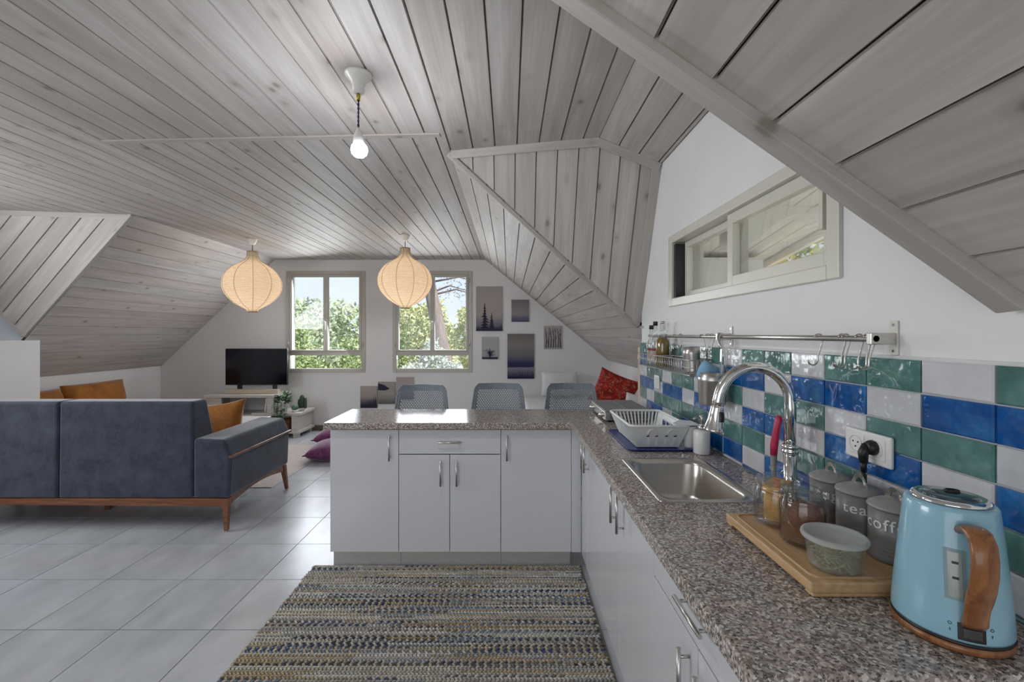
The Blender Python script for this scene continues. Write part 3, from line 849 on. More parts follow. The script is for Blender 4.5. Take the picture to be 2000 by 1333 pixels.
MB().lathe([(.040,.0),(.0445,.004),(.0445,.050),(.0445,.066),(.030,.072),(.008,.069)], (.684,1.058,ZJ+.0095), 28).build('coffee_powder', pm('ground_coffee', (.17,.068,.032), .95, ns=70, amt=.4, bs=.3, bscale=200), j2)

def wrap_text(body, size, c, r, ang, z, m, parent):
    cu = bpy.data.curves.new('lettering', 'FONT'); cu.body = body; cu.size = size; cu.align_x = 'CENTER'; cu.space_character = 1.12; cu.offset = .0002
    tmp = bpy.data.objects.new('lettering_tmp', cu); COL.objects.link(tmp)
    bpy.context.view_layer.update()
    me = bpy.data.meshes.new_from_object(tmp.evaluated_get(bpy.context.evaluated_depsgraph_get()))
    COL.objects.unlink(tmp); bpy.data.objects.remove(tmp)
    import bmesh
    bm = bmesh.new(); bm.from_mesh(me); bmesh.ops.triangulate(bm, faces=bm.faces[:]); bmesh.ops.subdivide_edges(bm, edges=bm.edges[:], cuts=1); bmesh.ops.triangulate(bm, faces=bm.faces[:]); bm.to_mesh(me); bm.free()
    for v in me.vertices:
        a = ang + v.co.x/r
        v.co = (c[0] + (r+.0014)*math.cos(a), c[1] + (r+.0014)*math.sin(a), z + v.co.y)
    me.materials.append(m); me.name = 'lettering'
    o = bpy.data.objects.new('lettering', me); COL.objects.link(o); adopt(o, parent)
    return o
for nm, y, word, lab in (('sugar_canister',1.180,'sugar','grey metal canister lettered sugar behind the glass jars'), ('tea_canister',1.084,'tea','grey metal canister lettered tea between two other canisters'), ('coffee_canister',.985,'coffee','grey metal canister lettered coffee beside the blue kettle')):
    c = (.836, y); r = .0475
    root = thing(nm, (c[0], c[1], ZJ), lab, 'canister')
    prof = [(r*.97,0),(r,.003)]
    for k in range(4): prof += [(r,.012+k*.008),(r*.985,.015+k*.008),(r,.018+k*.008)]
    prof += [(r,.108),(r*.9,.108)]
    MB().lathe(prof, (c[0],c[1],ZJ-.004+.0005), 36).build('tin', M['grey_metal'], root)
    ld = MB().lathe([(r*1.0,0),(r*1.05,.001),(r*1.05,.004),(r*1.0,.008),(r*.7,.015),(r*.4,.019),(.004,.021)], (c[0],c[1],ZJ+.1055), 36).build('lid', M['grey_lid'], root)
    hp = [(c[0]+.006, c[1]+.030, ZJ+.119)] + [(c[0]+.006*math.cos(R(a)), c[1]+.024*math.cos(R(a)), ZJ+.124+.020*math.sin(R(a))) for a in range(15, 170, 15)] + [(c[0]-.006, c[1]-.030, ZJ+.118)]
    hm = MB(); 
    for i in range(len(hp)-1): hm.bar(hp[i], hp[i+1], .009, .0022, (1,0,.2))
    hm.build('handle', M['steel'], ld)
    ang = math.atan2(-c[1], -c[0])
    wrap_text(word, .034, c, r, ang - (.22 if word != 'sugar' else -.12), ZJ+.066, M['letter'], root)

# plastic tub of dried herbs
root = thing('plastic_tub', (.677,.948,ZJ), 'round milky plastic tub of dried green herbs on the board', 'food tub')
c = (.677,.948,ZJ-.004+.0005)
MB().lathe([(.034,.003),(.042,0),(.046,.006),(.0535,.062),(.055,.062),(.0525,.060),(.0445,.008)], c, 36, False, False).build('tub', M['plastic_clear'], root)
MB().lathe([(.0585,.0),(.0600,.004),(.0585,.0095),(.053,.010),(.050,.0075),(.006,.0078)], (c[0],c[1],c[2]+.0595), 36, False, True).build('lid', M['lid_clear'], root)
hb = MB(); rg = random.Random(3)
for k in range(150):
    a, rr, z = rg.uniform(0, 6.28), .040*math.sqrt(rg.random()), rg.uniform(.010, .046)
    p = Vector((c[0]+rr*math.cos(a), c[1]+rr*math.sin(a), c[2]+z)); d = Vector((rg.uniform(-1,1), rg.uniform(-1,1), rg.uniform(-.5,.5))).normalized()
    q = d.cross(Vector((0,0,1))).normalized()
    lim = .043 + z*.10
    pts = [p + d*(.011*(i-1.5)) + q*(.005*math.sin(i*1.4)) for i in range(4)]
    pts = [Vector((c[0]+(u.x-c[0])*min(1, lim/max(1e-6, math.hypot(u.x-c[0], u.y-c[1]))), c[1]+(u.y-c[1])*min(1, lim/max(1e-6, math.hypot(u.x-c[0], u.y-c[1]))), max(u.z, c[2]+.006))) for u in pts]
    hb.tube(pts, .0016, 4)
tag(hb.build('herbs', pm('dried_herb', (.30,.33,.12), .9, ns=40, amt=.5), root), kind='stuff')

# kettle
kx, ky = .7695, .795
root = thing('electric_kettle', (kx,ky,ZC), 'sky blue electric kettle with wooden handle and wooden base ring', 'kettle')
MB().lathe([(.074,0),(.0795,.004),(.0805,.010),(.078,.015)], (kx,ky,ZC+.001), 48).build('wooden_base', M['kwood'], root)
MB().lathe([(.0785,0),(.080,.003),(.0785,.006)], (kx,ky,ZC+.0155), 48).build('black_ring', M['black'], root)
bp = [(.0785,0),(.0795,.004)] + [(.0795 - .0175*(k/10)**1.15, .004 + .196*k/10) for k in range(1, 11)] + [(.0600,.2045),(.0565,.2065),(.0525,.2065)]
MB().lathe(bp, (kx,ky,ZC+.0215), 56).build('body', M['kettle'], root)
ld = MB().lathe([(.0535,0),(.0535,.003),(.049,.007),(.044,.0075),(.040,.0068)], (kx,ky,ZC+.0285+.2), 48).build('lid', M['chrome'], root)
MB().lathe([(.0395,0),(.038,.0022),(.015,.0032),(.002,.0032)], (kx,ky,ZC+.2353), 40).build('lid_plate', pm('dark_teal_gloss', (.035,.065,.075), .06, ns=4, amt=.1, coat=.6), ld)
MB().lathe([(.013,0),(.012,.003),(.009,.0035),(.008,.001)], (kx+.012,ky+.008,ZC+.2385), 20, True, True, True, 1, .7).build('lid_button', M['black'], ld)
hd_ang = math.atan2(-.907, -.42)
def kp(rad, z, side=0.0):
    return Vector((kx + rad*math.cos(hd_ang) - side*math.sin(hd_ang), ky + rad*math.sin(hd_ang) + side*math.cos(hd_ang), ZC + z))
def brad(z):
    k = max(0, min(1, (z - .0255)/.196)); return .0795 - .0175*k**1.15
path = [(brad(.205)-.003,.196),(.084,.206),(.100,.205),(.113,.194),(.118,.174),(.117,.150),(.111,.126),(.102,.106),(.095,.090),(.091,.075),(.089,.062),(brad(.055)+.004,.054)]
loops = []
for i, (rad, z) in enumerate(path):
    a = path[max(i-1,0)]; b = path[min(i+1,len(path)-1)]
    t = Vector((b[0]-a[0], b[1]-a[1])).normalized(); nn = Vector((t.y, -t.x))
    w = .0165 if i < 8 else .0155; th = .0068
    lp = []
    for q in range(12):
        an = 2*math.pi*q/12; s = math.copysign(abs(math.cos(an))**.6, math.cos(an))*w; e = math.copysign(abs(math.sin(an))**.6, math.sin(an))*th
        lp.append(kp(rad + nn.x*e, z + nn.y*e, s))
    loops.append(lp)
MB().loft(loops).build('handle', M['kwood'], root)
def patch(z0, z1, s0, s1, off, name, m, par, nz=6, ns_=5):
    V, F = [], []
    for k in (0, 1):
        for i in range(nz+1):
            for j in range(ns_+1):
                z = z0 + (z1-z0)*i/nz; s = s0 + (s1-s0)*j/ns_; r = brad(z) + (off if k else -.002)
                a = hd_ang + s/brad(z); V.append((kx + r*math.cos(a), ky + r*math.sin(a), ZC + z))
    n_ = ns_+1; o_ = (nz+1)*n_
    for i in range(nz):
        for j in range(ns_): a = o_ + i*n_ + j; F.append((a, a+1, a+n_+1, a+n_))
    ring = [j for j in range(ns_)] + [i*n_+ns_ for i in range(nz)] + [nz*n_+ns_-j for j in range(ns_)] + [(nz-i)*n_ for i in range(nz)]
    for q in range(len(ring)): a, b = ring[q], ring[(q+1) % len(ring)]; F.append((a, b, o_+b, o_+a))
    return MB().add(V, F, False).build(name, m, par)
gz = patch(.085, .165, -.031, -.004, .0006, 'water_gauge', pm('gauge_surround', (.22,.33,.37), .3), root)
patch(.090, .160, -.026, -.009, .0011, 'gauge_window', pm('gauge_window', (.34,.38,.36), .15, coat=.5), gz)
for z in (.118, .142): patch(z, z+.004, -.021, -.013, .0014, 'gauge_mark', M['black'], gz, 1, 2)
sw = patch(.026, .052, -.017, .017, .0012, 'switch_plate', M['black'], root)
patch(.032, .046, -.011, .011, .004, 'switch', pm('switch_grey', (.05,.05,.055), .35), sw)
for s in (-.026, .026):
    cc = [(hd_ang + (s + .0022*math.cos(2*math.pi*k/12))/brad(.048), .048 + .0022*math.sin(2*math.pi*k/12)) for k in range(12)]
    MB().tube([(kx + (brad(z)+.0006)*math.cos(a), ky + (brad(z)+.0006)*math.sin(a), ZC+z) for a, z in cc], .0004, 4, True).build('mark', M['black'], root)
    a = hd_ang + s/brad(.038); r = brad(.038)+.0006
    MB().cyl((kx+r*math.cos(a), ky+r*math.sin(a), ZC+.036), (kx+r*math.cos(a), ky+r*math.sin(a), ZC+.0405), .0005, 5).build('mark', M['black'], root)
cord = thing('power_cord', (.895,1.10,ZC), 'black plug and cord hanging from the wall socket', 'plug')
MB().tube([(XW-.026,1.115,1.122),(XW-.034,1.115,1.121),(XW-.044,1.117,1.119)], [.0185,.0185,.014], 20).build('plug_body', M['black'], cord)
MB().tube([(XW-.040,1.117,1.125),(XW-.050,1.118,1.108),(XW-.048,1.119,1.085)], [.0125,.0115,.009], 14).build('plug_neck', M['black'], cord)
MB().tube([(XW-.048,1.119,1.086),(XW-.046,1.122,1.06)], [.008,.005], 12).build('strain_relief', M['black'], cord)
MB().tube([(XW-.046,1.122,1.06),(XW-.040,1.128,1.03),(XW-.026,1.134,.98),(XW-.024,1.132,.93),(XW-.022,1.10,.895),(XW-.022,1.00,.8895),(XW-.022,.90,.8895),(XW-.028,.84,.8895),(XW-.045,.81,.8895)], .0042, 10).build('cord', M['black'], cord)

# wall socket, switch
root = thing('wall_socket', (XW-.015,1.139,1.08), 'white double wall socket on the tiles above the canisters', 'socket')
MB().box(XW-.0255, XW-.0152, 1.066, 1.212, 1.080, 1.156).build('plate', M['white_plastic'], root, bevel=.006, seg=3)
for y in (1.172, 1.108):
    s_ = MB().box(XW-.0275, XW-.0245, y-.027, y+.027, 1.093, 1.146).build('socket', M['ceramic'], root, bevel=.003)
    MB().tube([(XW-.0285, y+.020*math.cos(2*math.pi*k/20), 1.120+.020*math.sin(2*math.pi*k/20)) for k in range(20)], .0012, 6, True).build('ring', M['white_plastic'], s_)
    for d in ((-.008,.004),(.008,.004),(0,-.008)): MB().cyl((XW-.0285, y+d[0], 1.120+d[1]), (XW-.027, y+d[0], 1.120+d[1]), .0022, 8).build('hole', M['black'], s_)
root = thing('light_switch', (XW-.015,2.77,1.073), 'small white switch plate on the tiles above the hob', 'switch')
MB().box(XW-.0235, XW-.0152, 2.725, 2.815, 1.070, 1.150).build('plate', M['white_plastic'], root, bevel=.004)
for y in (2.752, 2.788): MB().box(XW-.0265, XW-.0235, y-.014, y+.014, 1.082, 1.138).build('rocker', M['ceramic'], root, bevel=.002)

# hanging rail with hooks
XR_, ZR_ = .868, 1.389
root = thing('hanging_rail', (XR_,1.8,ZR_), 'brushed steel hanging rail on the wall above the tiles', 'rail')
MB().cyl((XR_,1.075,ZR_), (XR_,2.82,ZR_), .0075, 14).build('bar', M['steel'], root)
for y in (1.083, 1.878):
    br = MB().box(XW-.005, XW-.001, y-.011, y+.011, 1.350 if y < 1.5 else 1.352, 1.432).build('bracket', M['frame2'], root, bevel=.001)
    MB().box(XR_-.012, XW-.004, y-.008, y+.008, ZR_-.014, ZR_+.014).build('clamp', M['steel'], br, bevel=.002)
    for z in (1.360, 1.422): MB().cyl((XW-.0062, y, z), (XW-.0048, y, z), .0035, 10).build('screw', M['chrome'], br)
def s_hook(name, y, label, group, drop=.062, tw=0.0, back=False):
    pts = []
    for k in range(8): a = R(-20 + 200*k/7); pts.append((.0115*math.cos(a), 0, .0115*math.sin(a)))
    pts = [(-p[0], p[1], p[2]) for p in reversed(pts)][::-1]
    body = [(.0115*math.cos(R(a)), 0, .0115*math.sin(R(a))) for a in range(170, -20, -20)]
    body += [(.0105, 0, -.012), (.004, 0, -drop*.55), (-.002, 0, -drop*.8)]
    c2 = (-.016, -drop)
    body += [(c2[0] + .0135*math.cos(R(a)), 0, c2[1] + .0135*math.sin(R(a))) for a in range(0, -190, -20)]
    Mx = Matrix.Translation((XR_, y, ZR_)) @ Matrix.Rotation(tw, 4, 'Z')
    return tag(MB().tube([Mx @ Vector(p) for p in body], .0022, 7).build(name, M['steel'], None), label, 'hook', group)
G = 'empty hooks on the rail'
s_hook('s_hook', 1.276, 'lone steel s-hook hanging midway along the rail', None)
for y, tw in ((1.186,.25),(1.173,.12),(1.128,.2),(1.103,.3),(1.094,.1)):
    s_hook('s_hook', y, 'steel s-hook in the cluster beside the rail end bracket', G, tw=tw)
s_hook('s_hook', 2.30, 'steel s-hook on the rail above the wire basket with the cup', None, drop=.05)
for y in (1.985, 1.945): s_hook('s_hook', y, 'steel s-hook on the rail close to the hanging utensil cup', 'hooks close to the utensil cup', drop=.05)

def wire_basket(y0, y1, label):
    x0, x1, z0, z1 = .795, .893, 1.216, 1.284
    root = thing('wire_basket', ((x0+x1)/2, (y0+y1)/2, z0), label, 'basket')
    ring = lambda z, e: [(x0-e, y0-e, z), (x1, y0-e, z), (x1, y1+e, z), (x0-e, y1+e, z)]
    MB().tube(ring(z1, .004), .0028, 6, True).build('rim', M['steel'], root)
    MB().tube(ring((z0+z1)/2, .002), .0016, 5, True).build('ring_wire', M['steel'], root)
    MB().tube(ring(z0, 0), .0024, 6, True).build('base_ring', M['steel'], root)
    n = int((y1-y0)/.03)
    w = MB()
    for k in range(n+1):
        y = y0 + (y1-y0)*k/n
        w.tube([(x0-.004, y, z1), (x0, y, z0), (x1, y, z0), (x1, y, z1)], .0014, 5)
    for x in (x0+.03, x0+.065): w.tube([(x, y0-.004, z1), (x, y0, z0), (x, y1, z0), (x, y1+.004, z1)], .0014, 5)
    w.build('wires', M['steel'], root)
    for y in (y0+.05, y1-.05):
        MB().tube([(x1-.002, y, z1), (x1-.004, y, 1.33), (XR_+.010, y, ZR_), (XR_+.004, y, ZR_+.0095), (XR_-.006, y, ZR_+.0085), (XR_-.011, y, ZR_-.004)], .002, 6).build('hanger', M['steel'], root)
    return root
wire_basket(2.455, 2.80, 'wire basket of bottles hanging at the far end of the rail')
wire_basket(2.00, 2.435, 'wire basket holding a tilted steel cup on the rail')
zb_ = 1.2195
def bottle(name, y, r, h, label, glassm, fill=None, cap=None, x=.845):
    root = thing(name, (x, y, zb_), label, 'bottle')
    prof = [(r*.9,0),(r,.004),(r,h*.55),(r*.92,h*.62),(r*.5,h*.71),(r*.40,h*.76),(r*.38,h*.97),(r*.46,h*.975),(r*.46,h)]
    MB().lathe(prof, (x,y,zb_), 22).build('glass', glassm, root)
    if fill: MB().lathe([(r*.85,.004),(r*.95,.008),(r*.95,h*.53),(r*.87,h*.61),(r*.5,h*.685),(r*.1,h*.69)], (x,y,zb_), 20).build('oil', fill, root)
    if cap: MB().lathe([(r*.55,0),(r*.55,.022),(r*.5,.024)], (x,y,zb_+h-.006), 16).build('cap', cap, root)
    return root
oil = pm('olive_oil', (.23,.135,.008), .12, ns=5, amt=.15, coat=.6)
b1 = bottle('oil_bottle', 2.50, .036, .236, 'glass bottle of golden oil in the far wire basket', M['oilglass'], oil)
MB().cyl((.845,2.50,zb_+.237), (.845,2.50,zb_+.25), .013, 14).build('stopper', M['steel'], b1)
for y, h, lab in ((2.625,.235,'slim clear bottle with black cap next to the oil bottle'), (2.70,.215,'shorter clear bottle with black cap at the far end of basket')):
    b_ = bottle('sauce_bottle', y, .024, h, lab, M['oilglass'], None, M['black'])
    MB().lathe([(.0246,0),(.0246,.07)], (.845,y,zb_+.03), 18, False, False).build('label', pm('bottle_label_%d' % int(y*100), (.50,.40,.36), .7, ns=40, amt=.5), b_)
    MB().lathe([(.0248,0),(.0248,.012)], (.845,y,zb_+.085), 18, False, False).build('label_band', pm('red_band_%d' % int(y*100), (.25,.04,.03), .7), b_)
def steel_cup(name, r, h, loc, rot, label, n=34):
    root = thing(name, loc, label, 'cup')
    Mx = Matrix.Translation(loc) @ rot
    mb = MB().lathe([(r*.90,0),(r*.93,.003),(r*.97,h*.70),(r,h*.72),(r,h*.80),(r*.985,h*.82),(r,h),(r*.96,h),(r*.93,h*.7),(r*.9,.004)], (0,0,0), n)
    mb.xf(Mx); mb.build('cup', M['steel'], root)
    return root
steel_cup('steel_cup', .037, .115, (.842,2.085,1.224), Matrix.Rotation(R(-8), 4, 'X'), 'ribbed steel cup standing tilted in the wire basket')
uc = steel_cup('utensil_cup', .056, .134, (.842,1.885,1.109), Matrix.Identity(4), 'large steel utensil cup hanging from the rail')
MB().tube([(.893,1.885,1.225),(.898,1.885,1.27),(.884,1.885,1.36),(.880,1.885,ZR_),(.868,1.885,ZR_+.011),(.856,1.885,ZR_-.002)], .003, 7).build('hanger', M['steel'], uc)
mb = cushion(.085, .075, .06, 10).xf(Matrix.Translation((.828,1.892,1.243)) @ Matrix.Rotation(R(25), 4, 'Y') @ Matrix.Rotation(R(20), 4, 'Z'))
tag(mb.build('dish_cloth', M['cloth'], None), 'pale blue cloth stuffed into the hanging steel cup', 'cloth')
root = thing('peeler', (.845,1.805,1.24), 'long flat steel peeler hanging from the rail by its loop', 'kitchen utensil')
MB().bar((.838,1.80,1.24), (.848,1.815,1.345), .012, .004, (1,0,0)).build('blade', M['chrome'], root, bevel=.001)
MB().tube([(.848,1.815,1.343),(.846,1.83,1.36),(.852,1.85,1.385),(.862,1.86,1.4),(.874,1.855,1.398)], [.006,.006,.007,.008,.006], 8).build('grip', M['steel'], root)

# ================================================================== living area
# blue sofa
SXR, SXL = -1.955, -4.385; SB, SF = 3.19, 4.06
root = thing('sofa', ((SXR+SXL)/2, (SB+SF)/2, .012), 'slate blue velvet sofa with walnut frame and tapered legs', 'sofa')
def sofa_back(x0, x1):
    # profile in YZ, leaning back rest
    prof = [(SB+.004,.245),(SB+.30,.245),(SB+.30,.46),(SB+.165,.925),(SB+.012,.925)]
    return MB().prism([(x0, y, z) for y, z in prof], (x1-x0,0,0))
for x0, x1 in ((-4.125,-3.172), (-3.168,-2.222)):
    sofa_back(x0, x1).build('back_rest', M['blue_velvet'], root, bevel=.022, seg=3)
    MB().box(x0+.002, x1-.002, SB+.31, SF-.01, .335, .455).build('seat_cushion', M['blue_velvet'], root, bevel=.03, seg=3)
MB().box(-4.125, -2.222, SB+.31, SF-.02, .245, .33).build('seat_base', M['blue_velvet'], root, bevel=.01)
for x0, x1, out in ((-2.218, SXR, 1), (SXL, -4.129, -1)):
    xo, xi = (x1, x0) if out > 0 else (x0, x1)
    pr = [(xi,.245),(xo - .012*out,.245),(xo,.54),(xo - .05*out,.655),(xi,.665)]
    if out < 0: pr = pr[::-1]
    MB().prism([(x, SB+.004, z) for x, z in pr], (0, SF-SB-.004, 0)).build('arm', M['blue_velvet'], root, bevel=.022, seg=3)
    xa = xo + .004*out
    MB().bar((xa, SB-.004, .538), (xa, SF+.004, .538), .022, .020).build('arm_trim', M['walnut'], root, bevel=.004)
fr = MB()
fr.prism([(SXL+.03,SB+.01,.205),(SXR-.03,SB+.01,.185),(SXR-.03,SB+.01,.243),(SXL+.03,SB+.01,.243)], (0,.03,0))
fr.build('back_rail', M['walnut'], root, bevel=.003)
MB().box(SXL+.03, SXR-.03, SF-.04, SF-.01, .195, .243).build('front_rail', M['walnut'], root, bevel=.003)
for x in (SXL+.03, SXR-.06):
    n = 8; lo = [(x, SB+.04 + (SF-SB-.08)*k/n, .185 + .045*math.sin(math.pi*k/n)) for k in range(n+1)]
    hi = [(x, SF-.04, .243), (x, SB+.04, .243)]
    MB().prism(lo + hi, (.03,0,0)).build('side_rail', M['walnut'], root)
for x, sx in ((SXL+.045,-1), (SXR-.045,1)):
    for y, sy in ((SB+.035,-1), (SF-.03,1)):
        lg = MB().loft([[(x+dx*.022, y+dy*.022, .243) for dx, dy in ((-1,-1),(1,-1),(1,1),(-1,1))], [(x+sx*.018+dx*.0125, y+sy*.03+dy*.0125, .020) for dx, dy in ((-1,-1),(1,-1),(1,1),(-1,1))]], True, True, True, False).build('leg', M['walnut'], root, bevel=.003)
        MB().cyl((x+sx*.018, y+sy*.03, .0122), (x+sx*.018, y+sy*.03, .0205), .010, 12).build('foot_pad', M['steel'], lg)
MB().box(-3.2,-3.16,3.6,3.64,.0125,.243).build('centre_leg', M['walnut'], root)
# cushions
c = cushion(.46,.36,.15,14,.25).xf(Matrix.Translation((-2.46,3.86,.650)) @ Matrix.Rotation(R(-10),4,'Z') @ Matrix.Rotation(R(-20),4,'X') @ Matrix.Rotation(R(-9),4,'Y'))
tag(c.build('throw_pillow', M['orange_velvet'], None), 'burnt orange velvet cushion on the blue sofa by its arm', 'cushion')
# orange sofa along the left knee wall
root = thing('orange_sofa', (-4.6,4.98,.012), 'burnt orange velvet sofa against the low left wall', 'sofa')
MB().box(-5.02,-4.15,4.50,5.80,.12,.34).build('base', M['orange_velvet'], root, bevel=.02)
MB().box(-4.80,-4.14,4.51,5.79,.345,.46).build('seat_cushion', M['orange_velvet'], root, bevel=.03, seg=3)
for y0, y1, h in ((4.50,4.955,.80), (4.965,5.76,.825)):
    m_ = cushion(y1-y0+.01, h-.44, .22, 12, .05, 1.0).xf(Matrix.Translation((-4.86,(y0+y1)/2,(h+.46)/2)) @ Matrix.Rotation(R(-10),4,'Y') @ Matrix.Rotation(R(90),4,'Z'))
    m_.build('back_cushion', M['orange_velvet'], root)
for x in (-4.95,-4.22):
    for y in (4.56,5.74): MB().cyl((x,y,.0125), (x,y,.12), .018, 10, .024).build('leg', M['walnut'], root)

# coffee table, rugs, floor cushions
root = thing('coffee_table', (-3.05,4.68,.012), 'low white table in front of the blue sofa', 'table')
MB().box(-3.50,-2.61,4.36,5.0,.47,.50).build('table_top', M['ceramic'], root, bevel=.004)
for x in (-3.46,-2.65):
    for y in (4.40,4.96): MB().box(x-.02,x+.02,y-.02,y+.02,.021,.47).build('leg', M['ceramic'], root)
rugb = pm('cream_rug_wool', (.56,.50,.47), .95, ns=30, amt=.12, bs=.5, bscale=120)
root = thing('cream_rug', (-3.1,4.85,.012), 'cream woven rug between blue sofa and tv console', 'rug')
MB().box(-4.05,-2.15,4.10,5.68,.0125,.021).build('weave', rugb, root, bevel=.003)
MB().box(-2.15,-2.135,4.10,5.68,.0125,.018).build('border', pm('rug_border', (.62,.60,.60), .9), root)
magenta = velvet('magenta_velvet', (.055,.006,.022), (.26,.07,.22), 14, .9)
for (x, y, z, rz, lab) in ((-1.93,5.15,.100,6,'deep magenta floor cushion lying flat on the tiles beside the rug'), (-2.06,5.74,.155,-8,'magenta floor cushion behind another one, tilted upwards')):
    m_ = cushion(.60,.58,.22,14,.1).xf(Matrix.Translation((x,y,z)) @ Matrix.Rotation(R(rz),4,'Z') @ Matrix.Rotation(R(90 + (0 if y < 5.3 else 9)),4,'X'))
    tag(m_.build('floor_cushion', magenta, None), lab, 'cushion')

# kitchen rug: rows of slanted stitches
rg = np.random.default_rng(5)
rx0, rx1, ry0, ry1 = -1.160, .432, 1.10, 2.722
pitch, sl = .0128, .0165
nr = int((ry1-ry0)/pitch); ns_ = int((rx1-rx0)/sl)
base_pal = np.array([(.52,.48,.42),(.60,.56,.49),(.44,.42,.375),(.66,.63,.57),(.38,.385,.385),(.50,.41,.28)])
acc_pal = np.array([(.06,.085,.17),(.035,.042,.075),(.15,.21,.29),(.42,.29,.13),(.20,.18,.16),(.10,.085,.08),(.22,.26,.31)])
V, F, Cc = [], [], []
row_acc = 0
for r in range(nr):
    d = 1 if r % 2 else -1
    y = ry0 + (r + .5)*pitch
    off = rg.uniform(0, sl)
    if r % 2 == 0 or rg.random() < .3: row_acc = rg.choice([0.0, .25, .55, .9], p=[.30,.28,.24,.18])
    left = 0
    for k in range(ns_ + 1):
        x = rx0 + k*sl + off - sl/2
        if x < rx0 or x + sl > rx1 + .004: continue
        if left <= 0:
            bc, ac, on, left = base_pal[rg.integers(len(base_pal))], acc_pal[rg.integers(len(acc_pal))], rg.random() < row_acc, rg.integers(6, 34)
        left -= 1
        c0 = ac if (on and k % 2) else bc
        c0 = c0*rg.uniform(.8, 1.15)
        hx, hy, sk = sl*.50, pitch*.56, d*pitch*.55
        z0, z1 = .0135, .0135 + rg.uniform(.007, .0095)
        o = len(V)
        V += [(x-hx+sk*-.8, y-hy, z0), (x+hx*.7-sk*.8, y-hy, z0), (x+hx+sk*.8, y+hy, z0), (x-hx*.7+sk*.8, y+hy, z0),
              (x-hx*.45-sk*.35, y-hy*.5, z1), (x+hx*.45-sk*.35, y-hy*.5, z1), (x+hx*.45+sk*.35, y+hy*.5, z1), (x-hx*.45+sk*.35, y+hy*.5, z1)]
        F += [(o+4,o+5,o+6,o+7),(o,o+1,o+5,o+4),(o+1,o+2,o+6,o+5),(o+2,o+3,o+7,o+6),(o+3,o,o+4,o+7)]
        Cc += [tuple(c0) + (1,)]*8
root = thing('kitchen_rug', ((rx0+rx1)/2, (ry0+ry1)/2, .012), 'multicoloured woven rag rug on the tiles in front of the cabinets', 'rug')
MB().box(rx0, rx1, ry0, ry1, .0125, .0165).build('backing', pm('rug_backing', (.17,.155,.14), .95), root)
rm = bpy.data.materials.new('woven_rag'); t, b, _ = nt(rm)
at = t.nodes.new('ShaderNodeAttribute'); at.attribute_name = 'Col'
nz = noise(t, coords(t), 260, 2)
t.links.new(mixc(t, .5, at.outputs['Color'], mixc(t, 1.0, at.outputs['Color'], ramp(t, nz, [(.3,(.5,.5,.5)),(.7,(1.4,1.4,1.4))]), 'MULTIPLY')), b.inputs['Base Color'])
b.inputs['Roughness'].default_value = .95
sm_ = MB().add(V, F).build('stitches', rm, root)
ca_ = sm_.data.color_attributes.new('Col', 'FLOAT_COLOR', 'POINT'); ca_.data.foreach_set('color', np.array(Cc, dtype=np.float32).ravel())
sm_['kind'] = 'stuff'

# bar stools with perforated back rests
def make_stool():
    root = thing('bar_stool', (0,0,.012), '', 'bar stool', 'bar stools behind the peninsula')
    def pt(u, v):   # u -1..1 across, v 0..1 up
        w = .222 - .040*v**1.3
        if v > .84: w *= 1 - .16*((v - .84)/.16)**2.6
        return (u*w, .03 + .07*v - .085*(1 - math.cos(u*1.15)), .66 + .345*v)
    mb = MB()
    def quad(u0, u1, v0, v1, hole=None):
        if hole is None:
            mb.add([pt(u0,v0), pt(u1,v0), pt(u1,v1), pt(u0,v1)], [(0,1,2,3)], True); return
        a0, a1, b0, b1 = hole
        o = [pt(u0,v0), pt(u1,v0), pt(u1,v1), pt(u0,v1), pt(a0,b0), pt(a1,b0), pt(a1,b1), pt(a0,b1)]
        mb.add(o, [(0,1,5,4),(1,2,6,5),(2,3,7,6),(3,0,4,7)], True)
    U, V0, V1, nrow, ncol = .84, .06, .86, 22, 18
    ub = [-1 + 2*k/28 for k in range(29)]
    for k in range(28):
        quad(ub[k], ub[k+1], 0, V0)
        for q in range(6): quad(ub[k], ub[k+1], V1 + (1-V1)*q/6, V1 + (1-V1)*(q+1)/6)
    for j in range(nrow):
        v0, v1 = V0 + (V1-V0)*j/nrow, V0 + (V1-V0)*(j+1)/nrow
        for sgn in (-1, 1):
            e = sorted((sgn*U, sgn*1.0)); quad(e[0], (e[0]+e[1])/2, v0, v1); quad((e[0]+e[1])/2, e[1], v0, v1)
        cw = 2*U/ncol; off = cw/2 if j % 2 else 0
        edges = sorted(set([-U, U] + [x for x in [-U + off + cw*k for k in range(ncol+1)] if -U < x < U]))
        for x0_, x1_ in zip(edges, edges[1:]):
            if x1_ - x0_ < cw*.8: quad(x0_, x1_, v0, v1)
            else:
                m_ = (x0_+x1_)/2; vm = (v0+v1)/2; quad(x0_, x1_, v0, v1, (m_-cw*.30, m_+cw*.30, vm-(v1-v0)*.33, vm+(v1-v0)*.33))
    mb.build('back_rest', M['stool'], root, solid=.006)
    sl_ = MB().loft([rrect(0,-.155,.17,.165,.05,.630,4), rrect(0,-.155,.205,.195,.06,.645,4), rrect(0,-.155,.208,.198,.06,.655,4), rrect(0,-.155,.19,.18,.06,.660,4)])
    sl_.build('seat', M['stool'], root)
    for sx in (-1,1):
        for sy in (-1,1):
            MB().cyl((sx*.15,-.155+sy*.13,.632), (sx*.20,-.155+sy*.185,.0125), .014, 12, .011).build('leg', M['stool'], root)
    for sy in (-1,1): MB().cyl((-.178,-.155+sy*.165,.25), (.178,-.155+sy*.165,.25), .009, 10).build('footrest', M['stool'], root)
    return root
st = make_stool()
